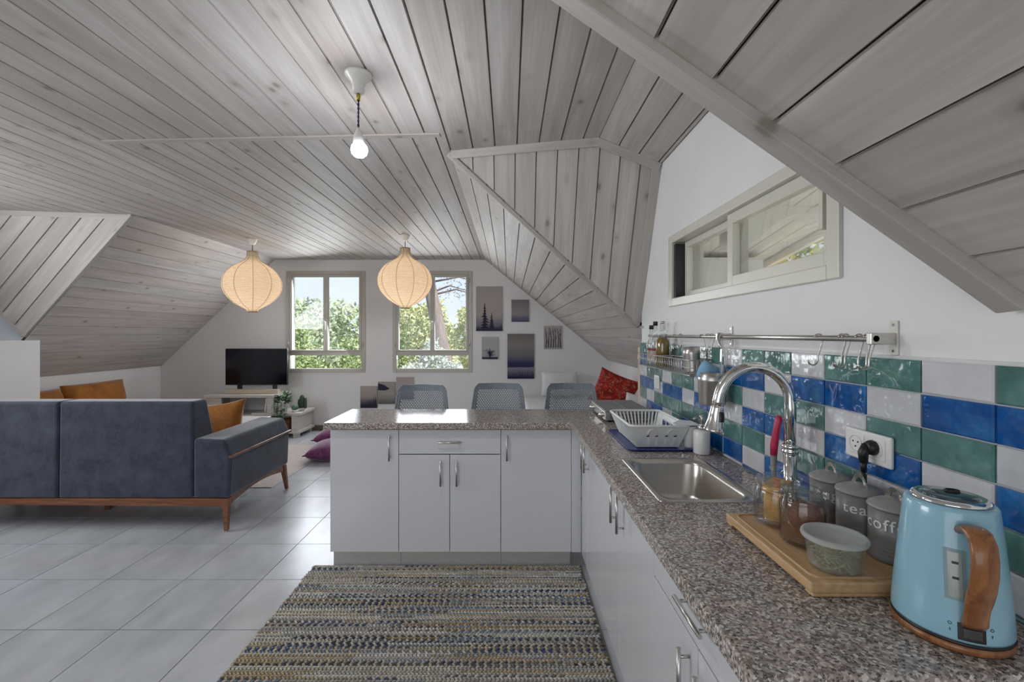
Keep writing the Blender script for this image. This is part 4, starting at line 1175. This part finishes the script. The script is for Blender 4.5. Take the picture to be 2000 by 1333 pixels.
for i, (x, lab) in enumerate(((-.672,'grey-blue bar stool with perforated back in front of the right-hand window'), (-.082,'grey-blue bar stool with perforated back, middle one of three'), (.480,'grey-blue bar stool with perforated back next to the hob'))):
    o = st if i == 0 else copy_tree(st)
    o.location = (x, 3.475, .012); o['label'] = lab

# tv and console
root = thing('tv_console', (-3.44,6.33,.012), 'whitewashed wooden tv console with a stepped lower bench', 'console')
yn, yf_ = 6.10, 6.56
MB().box(-4.08,-3.14,yn-.02,yf_,.548,.583).build('top_board', M['palewood'], root, bevel=.003)
MB().box(-4.05,-3.86,yn+.005,yn+.035,.0125,.547).build('side_panel', M['palewood'], root)
MB().box(-4.05,-4.02,yn+.036,yf_,.0125,.547).build('side_panel', M['palewood'], root)
MB().box(-3.245,-3.155,yn,yf_,.345,.547).build('side_panel', M['palewood'], root)
MB().bar((-3.27,yn+.01,.36), (-3.25,yn+.01,.54), .02, .02, (0,1,0)).build('brace', M['palewood'], root)
MB().box(-4.018,-3.45,yn+.04,yf_,.28,.31).build('shelf', M['palewood'], root)
MB().box(-3.44,-2.795,yn-.02,yf_,.308,.343).build('bench_top', M['palewood'], root, bevel=.003)
MB().box(-3.40,-3.34,yn,yf_,.10,.307).build('bench_leg', M['palewood'], root)
MB().box(-2.915,-2.835,yn,yf_,.10,.307).build('bench_leg', M['palewood'], root, bevel=.002)
MB().box(-3.44,-2.80,yn-.01,yf_,.065,.099).build('bench_base', M['palewood'], root, bevel=.002)
for x in (-3.38,-2.86):
    for y in (yn+.03, yf_-.06): MB().box(x-.035,x+.035,y-.03,y+.03,.0125,.064).build('foot', M['palewood'], root)
pb = MB().box(-3.90,-3.16,6.22,6.30,.585,.640)
tag(pb.build('wooden_plank', plain_wood('pale_plank', (.52,.45,.34), (.64,.57,.45), .6), None, bevel=.003), 'pale wooden plank lying on the console under the tv', 'plank')
root = thing('television', (-3.515,6.36,.64), 'black flat-screen television on the whitewashed console', 'television')
MB().box(-3.945,-3.085,6.33,6.37,.690,1.198).build('case', M['black'], root, bevel=.004)
MB().box(-3.937,-3.093,6.327,6.3295,.705,1.190).build('screen', M['screen'], root)
for x in (-3.76,-3.27): MB().box(x-.008,x+.008,6.31,6.41,.586,.69).build('stand', M['black'], root)
# small silver pots on the console shelf
for x, r_, lab in ((-3.955,.05,'silver metal pot on the console shelf by its side panel'), (-3.84,.038,'smaller silver pot on the console shelf next to another')):
    tag(MB().lathe([(r_*.6,0),(r_,r_*.5),(r_*.95,r_*1.1),(r_*.5,r_*1.7),(r_*.25,r_*1.9),(r_*.15,r_*2.3)], (x,6.2,.3105), 18).build('silver_pot', M['chrome'], None), lab, 'pot')
tag(MB().lathe([(.04,0),(.06,.02),(.055,.05),(.03,.07),(.012,.085)], (-3.70,6.22,.3105), 14).build('dark_bowl', M['black'], None), 'small black lidded bowl on the console shelf', 'bowl')
# trailing plant
green = pm('dark_leaf', (.045,.13,.04), .5, ns=30, amt=.45)
root = thing('trailing_plant', (-3.07,6.16,.345), 'trailing green plant in a pale pot on the console bench', 'plant')
MB().lathe([(.045,0),(.062,.10),(.066,.105),(.058,.105),(.054,.09)], (-3.07,6.20,.345), 20).build('pot', M['ceramic'], root)
lf = MB(); rr_ = random.Random(11)
def leaf(mb, p, d, L, w, n=Vector((0,0,1))):
    d = d.normalized(); s = d.cross(n)
    if s.length < 1e-3: s = Vector((1,0,0))
    s.normalize(); k = s.cross(d)
    mb.add([p, p + d*L*.45 + s*w + k*w*.3, p + d*L - k*w*.5, p + d*L*.45 - s*w + k*w*.3, p + d*L*.5 - k*w*.15], [(0,1,4),(1,2,4),(2,3,4),(3,0,4)], True)
for k in range(70):
    a = rr_.uniform(0, 6.28)
    p = Vector((-3.07 + .05*math.cos(a), 6.19 + .05*math.sin(a), .46 + rr_.uniform(0, .09)))
    leaf(lf, p, Vector((math.cos(a), math.sin(a)*.8 - .3, rr_.uniform(-.2, .9))), rr_.uniform(.05, .10), rr_.uniform(.016, .028))
for vx, ln in ((-3.12,.30), (-3.08,.36), (-3.03,.33), (-2.99,.18)):
    for k in range(16):
        z = .47 - ln*k/15
        p = Vector((vx + rr_.uniform(-.02,.02), 6.055 - .01*math.sin(k), z))
        leaf(lf, p, Vector((rr_.uniform(-1,1), -.6, rr_.uniform(-.5,.3))), rr_.uniform(.035,.06), rr_.uniform(.012,.02))
tag(lf.build('leaves', green, root), kind='stuff')
vn = MB()
for vx, ln in ((-3.12,.30), (-3.08,.36), (-3.03,.33), (-2.99,.18)): vn.tube([(-3.07+(vx+3.07)*.4,6.17,.46),(vx,6.08,.50),(vx,6.06,.45),(vx,6.055,.47-ln)], .003, 5)
vn.build('vines', green, root)
# cacti
root = thing('round_cactus', (-2.90,6.16,.345), 'round ribbed cactus in a small pot on the bench', 'cactus')
MB().lathe([(.03,0),(.036,.03),(.03,.03)], (-2.90,6.17,.345), 16).build('pot', M['ceramic'], root)
MB().loft([[(-2.90 + r_*(1+.07*math.cos(11*a))*math.cos(a), 6.17 + r_*(1+.07*math.cos(11*a))*math.sin(a), .372 + z) for a in [2*math.pi*i/44 for i in range(44)]] for r_, z in ((.02,0),(.038,.012),(.044,.034),(.038,.056),(.02,.068),(.004,.070))]).build('cactus_body', pm('blue_green_cactus', (.09,.19,.13), .6, ns=40, amt=.3), root)
root = thing('tall_cactus', (-2.84,6.30,.345), 'tall columnar cactus behind the round cactus on the bench', 'cactus')
MB().lathe([(.03,0),(.038,.04),(.03,.04)], (-2.85,6.27,.345), 16).build('pot', M['ceramic'], root)
for dx, h_, r0 in ((0,.19,.030), (.045,.15,.020), (-.04,.13,.018)):
    MB().loft([[(-2.85+dx + r_*(1+.08*math.cos(9*a))*math.cos(a), 6.27 + r_*(1+.08*math.cos(9*a))*math.sin(a), .375 + z) for a in [2*math.pi*i/36 for i in range(36)]] for r_, z in ((r0*.6,0),(r0,.03),(r0,h_*.75),(r0*.7,h_*.93),(r0*.1,h_))]).build('column', pm('dark_cactus_%d' % int(1000*h_), (.035,.075,.045), .7, ns=40, amt=.3), root)
root = thing('wicker_basket', (-3.02,6.20,.10), 'red-brown wicker basket on the lower board of the console', 'basket')
MB().lathe([(.06,0)] + [(.075+.004*(k % 2), .012+k*.014) for k in range(10)] + [(.07,.15),(.06,.148)], (-3.02,6.20,.1), 24).build('wicker', pm('red_wicker', (.16,.055,.025), .7, ns=50, amt=.5, bs=.6, bscale=80), root)

# daybed with pillows
root = thing('daybed', (.83,5.78,.012), 'white bed under the sloping ceiling by the far wall', 'bed')
MB().box(.20,1.43,4.42,6.56,.33,.50).build('mattress', M['bed'], root, bevel=.04, seg=3)
MB().box(.22,1.43,4.44,6.56,.12,.325).build('bed_base', M['palewood'], root, bevel=.004)
for x in (.28,1.37):
    for y in (4.52,6.50): MB().box(x-.03,x+.03,y-.03,y+.03,.0125,.119).build('leg', M['palewood'], root)
m_ = cushion(.50,.36,.16,12,.1).xf(Matrix.Translation((.70,6.36,.70)) @ Matrix.Rotation(R(12),4,'X'))
tag(m_.build('bed_pillow', M['bed'], None), 'white pillow on the bed leaning on the far wall', 'pillow')
redm = bpy.data.materials.new('red_patterned_cotton'); t, b, _ = nt(redm)
v = coords(t, (1,1,1))
vo = t.nodes.new('ShaderNodeTexVoronoi'); vo.inputs['Scale'].default_value = 34; vo.feature = 'DISTANCE_TO_EDGE'; t.links.new(v, vo.inputs['Vector'])
base = ramp(t, noise(t, v, 18, 3), [(.35,(.20,.008,.006)),(.65,(.45,.022,.012))])
pat = mixc(t, 1.0, ramp(t, vo.outputs['Distance'], [(.10,(0,0,0)),(.14,(1,1,1)),(.22,(1,1,1)),(.26,(0,0,0))]), ramp(t, noise(t, v, 26, 2), [(.50,(0,0,0)),(.56,(.8,.8,.8))]), 'MULTIPLY')
t.links.new(mixc(t, pat, base, (.55,.30,.18)), b.inputs['Base Color']); b.inputs['Roughness'].default_value = .9
m_ = cushion(.46,.40,.18,14,.18).xf(Matrix.Translation((1.155,4.98,.775)) @ Matrix.Rotation(R(-14),4,'Z') @ Matrix.Rotation(R(-18),4,'X') @ Matrix.Rotation(R(22),4,'Y'))
tag(m_.build('red_pillow', redm, None), 'red patterned cushion on the bed under the sloping ceiling', 'cushion')
m_ = cushion(.24,.24,.10,12,.1).xf(Matrix.Translation((1.31,4.70,.655)) @ Matrix.Rotation(R(-10),4,'X') @ Matrix.Rotation(R(14),4,'Y'))
tag(m_.build('small_pillow', M['bed'], None), 'small white pillow beside the red patterned cushion', 'pillow')

# canvas prints
def grad(name, stops, ns=6.0, amt=.12):
    m = bpy.data.materials.new(name); t, b, _ = nt(m)
    tc = t.nodes.new('ShaderNodeTexCoord'); sx = t.nodes.new('ShaderNodeSeparateXYZ'); t.links.new(tc.outputs['Generated'], sx.inputs[0])
    mp = t.nodes.new('ShaderNodeMapping'); mp.inputs['Scale'].default_value = (2.0, 1, 3.2); t.links.new(tc.outputs['Generated'], mp.inputs[0])
    n = noise(t, mp.outputs[0], ns, 4)
    ma = t.nodes.new('ShaderNodeMath'); ma.operation = 'MULTIPLY_ADD'; ma.inputs[1].default_value = amt; t.links.new(n, ma.inputs[0]); t.links.new(sx.outputs['Z'], ma.inputs[2])
    mb_ = t.nodes.new('ShaderNodeMath'); mb_.operation = 'SUBTRACT'; mb_.inputs[1].default_value = amt/2; t.links.new(ma.outputs[0], mb_.inputs[0])
    t.links.new(ramp(t, mb_.outputs[0], stops), b.inputs['Base Color']); b.inputs['Roughness'].default_value = .8
    return m
def px3(x, y, Y=YF): return ((x-994)/889*Y, 1.4 - (y-653)/889*Y)
def canvas(box, mat_, label):
    x0, z1 = px3(box[0], box[1]); x1, z0 = px3(box[2], box[3])
    root = thing('canvas_print', ((x0+x1)/2, YF-.01, z0), label, 'picture')
    MB().box(x0, x1, YF-.022, YF-.001, z0, z1).build('canvas', mat_, root, bevel=.001)
    return root, x0, x1, z0, z1, YF-.0235
def conifer(mb, x, z, h, w, y, rnd):
    n = 9
    pts = [(x, z+h)]
    R_, L_ = [], []
    for k in range(n):
        f = (k+1)/n
        R_ += [(x + w*f*rnd.uniform(.75,1.15), z+h*(1-f*.95)), (x + w*f*.45, z+h*(1-f*.95)+h*.02)]
        L_ += [(x - w*f*rnd.uniform(.75,1.15), z+h*(1-f*.95)), (x - w*f*.45, z+h*(1-f*.95)+h*.02)]
    for k in range(n):
        f0, f1 = k/n, (k+1)/n
        zt_, zb_2 = z+h*(1-f0*.95), z+h*(1-f1*.95)
        a = w*f1*rnd.uniform(.7,1.2); b2 = w*f1*rnd.uniform(.7,1.2)
        mb.add([(x-.2*a, y, zt_), (x+.2*b2, y, zt_), (x+b2, y, zb_2), (x-a, y, zb_2)], [(0,1,2,3)])
    mb.add([(x-w*.08, y, z-.0), (x+w*.08, y, z-.0), (x+w*.08, y, z+h*.1), (x-w*.08, y, z+h*.1)], [(0,1,2,3)])
rp = random.Random(21)
sky_s = [(0,(.10,.10,.16)),(.18,(.22,.20,.23)),(.35,(.42,.36,.33)),(.7,(.42,.37,.34)),(1,(.38,.35,.34))]
r_, x0, x1, z0, z1, y = canvas((930,560,981,647), grad('misty_pines', sky_s), 'tall canvas of two misty pines beside the window')
mb = MB(); conifer(mb, x0+.125, z0+.02, .38, .075, y, rp); conifer(mb, x0+.225, z0+.02, .25, .05, y, rp)
for k in range(16): conifer(mb, x0+.01+k*(x1-x0-.02)/15, z0+.002, rp.uniform(.06,.13), .022, y+.0003, rp)
mb.build('printed_trees', M['darkprint'], r_)
r_, x0, x1, z0, z1, y = canvas((999,586,1033,629), grad('misty_hills', [(0,(.07,.07,.15)),(.22,(.18,.17,.24)),(.34,(.32,.29,.30)),(.6,(.27,.25,.25)),(1,(.20,.18,.18))], 4, .25), 'small canvas of misty grey hills, highest of the small prints')
r_, x0, x1, z0, z1, y = canvas((1062,637,1097,682), grad('birch_paper', [(0,(.40,.37,.36)),(1,(.45,.42,.40))]), 'small canvas of bare birch trunks under the slope')
mb = MB()
for k in range(7):
    x = x0+.03+k*(x1-x0-.05)/6; mb.tube([(x,y,z0+.02),(x+rp.uniform(-.012,.012),y,z0+.15),(x+rp.uniform(-.02,.02),y,z1-.03)], [.006,.004,.002], 5)
    for q in range(4): z = rp.uniform(z0+.05, z1-.08); mb.tube([(x,y,z),(x+rp.uniform(-.03,.03),y,z+.05)], [.002,.001], 4)
mb.build('printed_trunks', M['darkprint'], r_)
r_, x0, x1, z0, z1, y = canvas((941,658.5,973,702), grad('pale_paper', [(0,(.30,.30,.33)),(.3,(.44,.42,.43)),(1,(.43,.42,.43))]), 'small canvas of one spreading tree under the tall pine canvas')
mb = MB(); xc = (x0+x1)/2
mb.tube([(xc,y,z0+.01),(xc,y,z0+.09),(xc-.005,y,z0+.16)], [.007,.005,.002], 5)
for k in range(34):
    a = rp.uniform(-1.35,1.35); z = z0+rp.uniform(.03,.11); L_ = rp.uniform(.05,.10)
    p1 = (max(x0+.012, min(x1-.012, xc+L_*math.sin(a)*1.1)), y, z+L_*math.cos(a)*.75); mb.tube([(xc,y,z),((xc+p1[0])/2,y,(z+p1[2])/2+.008),p1], [.0028,.002,.001], 4)
mb.box(x0+.008, x1-.008, y-.0002, y+.0005, z0+.004, z0+.03)
mb.build('printed_tree', M['darkprint'], r_)
r_, x0, x1, z0, z1, y = canvas((991,652.5,1043,740), grad('dark_lake', [(0,(.02,.02,.07)),(.12,(.10,.10,.18)),(.24,(.25,.23,.28)),(.27,(.02,.02,.08)),(.36,(.03,.03,.10)),(.48,(.15,.14,.17)),(.75,(.25,.23,.22)),(1,(.17,.16,.15))], 3, .06), 'tall canvas of a dark lake and mountains under grey sky')
mb = MB()
for k in range(22): conifer(mb, x0+.012+k*(x1-x0-.024)/21, z0+.004, rp.uniform(.04,.11), .014, y, rp)
mb.build('printed_trees', M['darkprint'], r_)
r_, x0, x1, z0, z1, y = canvas((704.5,754.5,737,797), grad('dusk_pines', [(0,(.03,.02,.06)),(.3,(.14,.11,.15)),(.5,(.36,.30,.28)),(1,(.42,.36,.33))]), 'small canvas of dark pines at dusk, lowest of three steps')
mb = MB()
for k in range(9): conifer(mb, x0+.02+k*(x1-x0-.04)/8, z0+.01, .06+.11*(k/8)*rp.uniform(.6,1.1), .024, y, rp)
mb.build('printed_trees', M['darkprint'], r_)
r_, x0, x1, z0, z1, y = canvas((739,746,772,789), grad('winding_road', [(0,(.10,.10,.10)),(.2,(.22,.21,.19)),(.45,(.36,.33,.29)),(.7,(.34,.31,.28)),(1,(.36,.34,.30))], 3, .3), 'small canvas of a pale valley road, middle of three steps')
MB().add([(x0+.003,y,z1-.02),(x0+.10,y,z1-.05),(x0+.17,y,z1-.10),(x0+.10,y,z1-.125),(x0+.003,y,z1-.12)], [(0,1,2,3,4)]).build('printed_hill', M['darkprint'], r_)
r_, x0, x1, z0, z1, y = canvas((774.5,737,808,781), grad('pale_shore', [(0,(.08,.08,.14)),(.3,(.22,.20,.22)),(.45,(.40,.35,.33)),(1,(.42,.37,.35))], 3, .2), 'small canvas of a pale pink sky, highest of three steps')

# paper lanterns
paper = bpy.data.materials.new('lantern_paper'); paper.use_nodes = True; t = paper.node_tree; t.nodes.clear()
out = t.nodes.new('ShaderNodeOutputMaterial'); df = t.nodes.new('ShaderNodeBsdfDiffuse'); tl = t.nodes.new('ShaderNodeBsdfTranslucent')
tc = coords(t, (1,1,1)); pcol = ramp(t, noise(t, tc, 30, 3), [(.3,(.74,.64,.52)),(.7,(.80,.71,.59))])
sz = t.nodes.new('ShaderNodeSeparateXYZ'); t.links.new(tc, sz.inputs[0])
fr_ = t.nodes.new('ShaderNodeMath'); fr_.operation = 'MULTIPLY'; fr_.inputs[1].default_value = 1/.0150; t.links.new(sz.outputs['Z'], fr_.inputs[0])
f2_ = t.nodes.new('ShaderNodeMath'); f2_.operation = 'FRACT'; t.links.new(fr_.outputs[0], f2_.inputs[0])
pcol = mixc(t, 1.0, pcol, ramp(t, f2_.outputs[0], [(0,(.66,.62,.57)),(.22,(.72,.69,.65)),(.4,(1,1,1)),(.9,(1,1,1)),(1,(.66,.62,.57))]), 'MULTIPLY')
t.links.new(pcol, df.inputs[0]); t.links.new(pcol, tl.inputs[0])
mx = t.nodes.new('ShaderNodeMixShader'); mx.inputs[0].default_value = .55
t.links.new(df.outputs[0], mx.inputs[1]); t.links.new(tl.outputs[0], mx.inputs[2]); t.links.new(mx.outputs[0], out.inputs[0])
def lantern(x, y, s, ztop, label):
    root = thing('paper_lantern', (x, y, HC), label, 'pendant lamp', 'paper lanterns')
    H = .68*s; R0 = .305*s; zb = ztop - H
    prof = [(.055,1.0),(.057,.96),(.060,.90),(.075,.86),(.105,.82),(.16,.775),(.215,.72),(.262,.645),(.292,.56),(.305,.47),(.300,.38),(.275,.29),(.235,.21),(.185,.14),(.13,.085),(.085,.05),(.062,.035),(.055,.0)]
    def rad(f):
        for (r0, f0), (r1, f1) in zip(prof, prof[1:]):
            if f1 <= f <= f0: return (r1 + (r0-r1)*(f-f1)/(f0-f1))*s
        return prof[-1][0]*s
    n = 64; P = []
    for k in range(n+1):
        f = 1 - k/n; P.append((rad(f) - (.0022 if k % 2 else 0), zb + H*f))
    MB().lathe(P, (x, y, 0), 40, False, False).build('shade', paper, root)
    rib = pm('lantern_rib', (.50,.42,.33), .8)
    for q in range(10):
        a = 2*math.pi*(q+.35)/10
        MB().tube([(x + (rad(f)+.001)*math.cos(a), y + (rad(f)+.001)*math.sin(a), zb + H*f) for f in [1 - k/24 for k in range(25)]], .0024, 5).build('rib', rib, root)
    tan = pm('lantern_ring', (.40,.28,.16), .7)
    for z in (ztop, zb): MB().tube([(x + .056*s*math.cos(2*math.pi*k/24), y + .056*s*math.sin(2*math.pi*k/24), z) for k in range(24)], .004, 6, True).build('ring', tan, root)
    MB().cyl((x,y,ztop-.25), (x,y,HC-.05), .0035, 8).build('cord', M['black'], root)
    MB().lathe([(.015,-.065),(.032,-.05),(.05,-.006),(.052,0)], (x, y, HC-.0145), 24).build('ceiling_cup', M['white_plastic'], root)
    MB().lathe([(.012,.06),(.018,.05),(.018,0),(.03,-.03),(.034,-.06),(.02,-.09),(.004,-.095)], (x, y, ztop-.26), 18).build('bulb', emis('warm_bulb', (1,.78,.5), 4), root)
    d = bpy.data.lights.new('lantern_light', 'POINT'); d.energy = 2.7; d.color = (1.0, .84, .68); d.shadow_soft_size = .06
    l = bpy.data.objects.new('lantern_light', d); l.location = (x, y, ztop-.40); COL.objects.link(l); adopt(l, root)
lantern(-2.902, 5.15, 1.0, 2.333, 'glowing onion-shaped paper lantern hanging above the tv side')
lantern(-1.128, 4.945, .955, 2.332, 'glowing onion-shaped paper lantern hanging between the two far windows')
# bare bulb
root = thing('pendant_bulb', (-.622,1.88,HC), 'lit bare bulb on a short twisted cord under a white ceiling cup', 'pendant lamp')
x, y = -.622, 1.88
MB().lathe([(.012,-.082),(.022,-.080),(.025,-.05),(.034,-.03),(.054,-.010),(.056,0)], (x,y,HC-.0145), 30).build('ceiling_cup', M['ceramic'], root)
MB().lathe([(.007,-.030),(.009,-.01),(.006,0)], (x,y,HC-.0965), 12).build('brass_nipple', pm('brass', (.45,.34,.06), .3, 1.0), root)
tw = MB()
for s in (0, math.pi): tw.tube([(x+.0025*math.cos(s+k*.9), y+.0025*math.sin(s+k*.9), HC-.122-.118*k/24) for k in range(25)], .0022, 6)
tw.build('twisted_cord', pm('navy_cord', (.02,.03,.10), .7), root)
MB().lathe([(.006,0),(.010,-.012),(.020,-.035),(.022,-.075),(.018,-.078)], (x,y,HC-.238), 20).build('socket', M['white_plastic'], root)
bl = MB().lathe([(.014,.034),(.020,.026),(.032,.010),(.0345,-.004),(.031,-.020),(.020,-.031),(.003,-.034)], (x+.004,y,2.155+.01), 24).build('bulb', emis('cool_bulb', (.93,.96,1.0), 12), root)
d = bpy.data.lights.new('bulb_light', 'POINT'); d.energy = 9; d.color = (.90,.94,1.0); d.shadow_soft_size = .035
l = bpy.data.objects.new('bulb_light', d); l.location = (x+.004, y, 2.09); COL.objects.link(l); adopt(l, root)

# ================================================================== outside
struct(MB().box(-60,60,-40,70,-3.2,-3.0).build('ground_outside', pm('dry_ground', (.50,.47,.36), .95, ns=.4, amt=.3), None, (0,0,0)))
def leafmat(name, a, b_, c_):
    m = bpy.data.materials.new(name); t, bb, _ = nt(m)
    oi = noise(t, coords(t), 2.4, 4, .7)
    t.links.new(ramp(t, oi, [(.3,a),(.5,b_),(.72,c_)]), bb.inputs['Base Color']); bb.inputs['Roughness'].default_value = .5
    bb.inputs['Specular IOR Level'].default_value = .6
    return m
L_laurel = leafmat('laurel_leaf', (.13,.20,.07), (.36,.46,.20), (.68,.72,.48))
L_olive = leafmat('olive_leaf', (.26,.32,.28), (.56,.61,.56), (.82,.84,.80))
L_yellow = leafmat('yellow_green_leaf', (.30,.34,.13), (.54,.57,.28), (.74,.75,.48))
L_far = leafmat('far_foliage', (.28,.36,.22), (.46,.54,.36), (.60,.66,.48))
bark = pm('pine_bark', (.28,.23,.22), .95, ns=8, amt=.3, bs=.6, bscale=25, stretch=(3,3,.6))
def tree(name, label, c, rad, n, size, m, seed, trunk=True, spikes=()):
    rnd = np.random.default_rng(seed)
    root = thing(name, (c[0], c[1], -3.0), label, 'tree')
    u = rnd.normal(size=(n,3)); u /= np.linalg.norm(u, axis=1)[:,None]
    rr = rnd.uniform(.55, 1.0, n)**.5
    lump = 1 + .22*np.sin(u[:,0]*5+seed)*np.cos(u[:,2]*6+seed*2)
    P = np.array(c) + u*np.array(rad)*(rr*lump)[:,None]
    d = rnd.normal(size=(n,3)); d /= np.linalg.norm(d, axis=1)[:,None]
    s = np.cross(d, rnd.normal(size=(n,3))); s /= np.linalg.norm(s, axis=1)[:,None]
    L_ = rnd.uniform(.6,1.3,n)[:,None]*size
    Vv = np.stack([P, P + d*L_*.5 + s*L_*.24, P + d*L_, P + d*L_*.5 - s*L_*.24], 1).reshape(-1,3)
    Ff = (np.arange(n)[:,None]*4 + np.arange(4)).tolist()
    mb = MB().add(Vv.tolist(), Ff)
    for sx, sh in spikes:
        for k in range(40):
            z = c[2] + rad[2]*.8 + sh*k/40; w = .22*(1-k/44)
            p = Vector((c[0]+sx, c[1]-.2, z)); a = rnd.uniform(0, 6.28)
            leaf(mb, p, Vector((math.cos(a), math.sin(a), .5)), w, w*.2)
    tag(mb.build('foliage', m, root), kind='stuff')
    if trunk: MB().tube([(c[0], c[1], -3.0), (c[0]+.1, c[1], c[2]-rad[2]*.3), (c[0], c[1], c[2])], [.16,.11,.06], 8).build('trunk', bark, root)
    return root
tree('laurel_tree', 'leafy laurel hedge close outside the window above the tv', (-4.75,9.6,.02), (1.0,.8,1.62), 15000, .085, L_laurel, 1, True, ((.15,.55),))
tree('laurel_tree', 'leafy laurel tree seen through the right panes of the tv-side window', (-2.95,9.9,-.15), (.95,.8,1.62), 15000, .085, L_laurel, 2, True, ((.2,.5),(.75,.5)))
tree('broadleaf_tree', 'rounded tree on the hillside beyond the laurel hedge', (-5.6,19,.4), (3.6,2.0,2.0), 8000, .26, L_far, 3)
tree('broadleaf_tree', 'pale green tree far behind the left-hand window', (-11.5,24,1.0), (3.6,2.0,2.4), 6000, .30, L_far, 4)
tree('olive_tree', 'silvery olive tree low outside the window behind the stools', (-1.55,9.5,.0), (.72,.8,1.1), 11000, .08, L_olive, 5)
tree('olive_tree', 'pale olive tree below the pine trunk outside', (.1,9.7,.1), (.72,.8,1.05), 10000, .08, L_olive, 6)
tree('young_oak', 'yellow-green tree to the side of the pine trunk', (-.85,12.3,1.45), (.62,.6,1.0), 4500, .10, L_yellow, 7)
tree('broadleaf_tree', 'yellowish tree behind the olive outside the second window', (-2.9,14.5,1.0), (1.3,1.0,1.6), 9000, .13, L_yellow, 8)
tree('broadleaf_tree', 'hazy green tree farthest behind the second window', (1.6,25,1.4), (2.8,1.8,2.2), 6000, .25, L_far, 9)
root = thing('pine_tree', (-1.35,11,-3), 'tall leaning pine trunk with sparse needles outside', 'tree')
MB().tube([(-1.35,11,-3.0),(-1.50,11,.4),(-1.72,11,1.6),(-1.98,11,2.9),(-2.25,11,4.6)], [.24,.20,.17,.14,.09], 12).build('trunk', bark, root)
br = MB(); nl = MB(); rnd = random.Random(9)
for k in range(15):
    z = rnd.uniform(2.3,4.2); b0 = Vector((-1.80-.2*(z-2), 11, z)); a = rnd.uniform(-.6,.9)
    e = b0 + Vector((rnd.uniform(.3,1.7), rnd.uniform(-.5,.5), rnd.uniform(-.4,.5)))
    br.tube([b0, (b0+e)/2 + Vector((0,0,.15)), e], [.03,.02,.008], 5)
    for q in range(60):
        p = b0.lerp(e, rnd.uniform(.35,1.05)) + Vector((rnd.gauss(0,.09), rnd.gauss(0,.1), rnd.gauss(0,.08)))
        leaf(nl, p, Vector((rnd.uniform(-1,1), rnd.uniform(-1,1), rnd.uniform(-.3,1))), rnd.uniform(.06,.12), .012)
br.build('branches', bark, root); tag(nl.build('needles', leafmat('pine_needles', (.05,.08,.05), (.10,.15,.09), (.2,.25,.16)), root), kind='stuff')
tree('broadleaf_tree', 'bright tree outside the kitchen window below the eave', (4.6,7.6,1.9), (1.6,1.5,2.0), 4500, .16, L_yellow, 12)
# eave outside the kitchen window
root = sroot('eave_outside', (1.45,2.4,2.0))
def sofz(y): return 1.942 + .16*(2.958 - y)
for k in range(6):
    xa = 1.11 + k*.11; xb = xa + .104
    MB().prism([(xa,.6,sofz(.6)),(xb,.6,sofz(.6)),(xb,4.2,sofz(4.2)),(xa,4.2,sofz(4.2))], (0,0,.03)).build('plank', M['soffit'], root)
MB().prism([(1.105,.6,sofz(.6)+.031),(1.80,.6,sofz(.6)+.031),(1.80,4.2,sofz(4.2)+.031),(1.105,4.2,sofz(4.2)+.031)], (0,0,.05)).build('roof_board', M['groove'], root)
MB().prism([(1.772,.6,sofz(.6)-.05),(1.80,.6,sofz(.6)-.05),(1.80,4.2,sofz(4.2)-.05),(1.772,4.2,sofz(4.2)-.05)], (0,0,.08)).build('fascia', M['soffit'], root)
prof = [(1.11,1.96),(1.11,2.06)] + [(1.74,2.055),(1.76,1.985),(1.70,1.965)] + [(1.66-.08*k, 1.945-.030*math.sin(k*.9)-.012*k) for k in range(7)]
prof = [(1.76,2.07),(1.78,2.03),(1.74,1.985),(1.66,1.965),(1.585,1.975),(1.53,2.0),(1.46,2.005),(1.38,1.975),(1.31,1.92),(1.24,1.86),(1.11,1.83),(1.11,2.12)]
MB().prism([(x_, 2.30, z_) for x_, z_ in prof], (0,.11,0)).build('corbel', M['soffit'], root, bevel=.008)
struct(MB().box(1.105,1.42,3.35,3.9,0,2.45).build('wall_outside', M['exterior'], None, (0,0,0)))
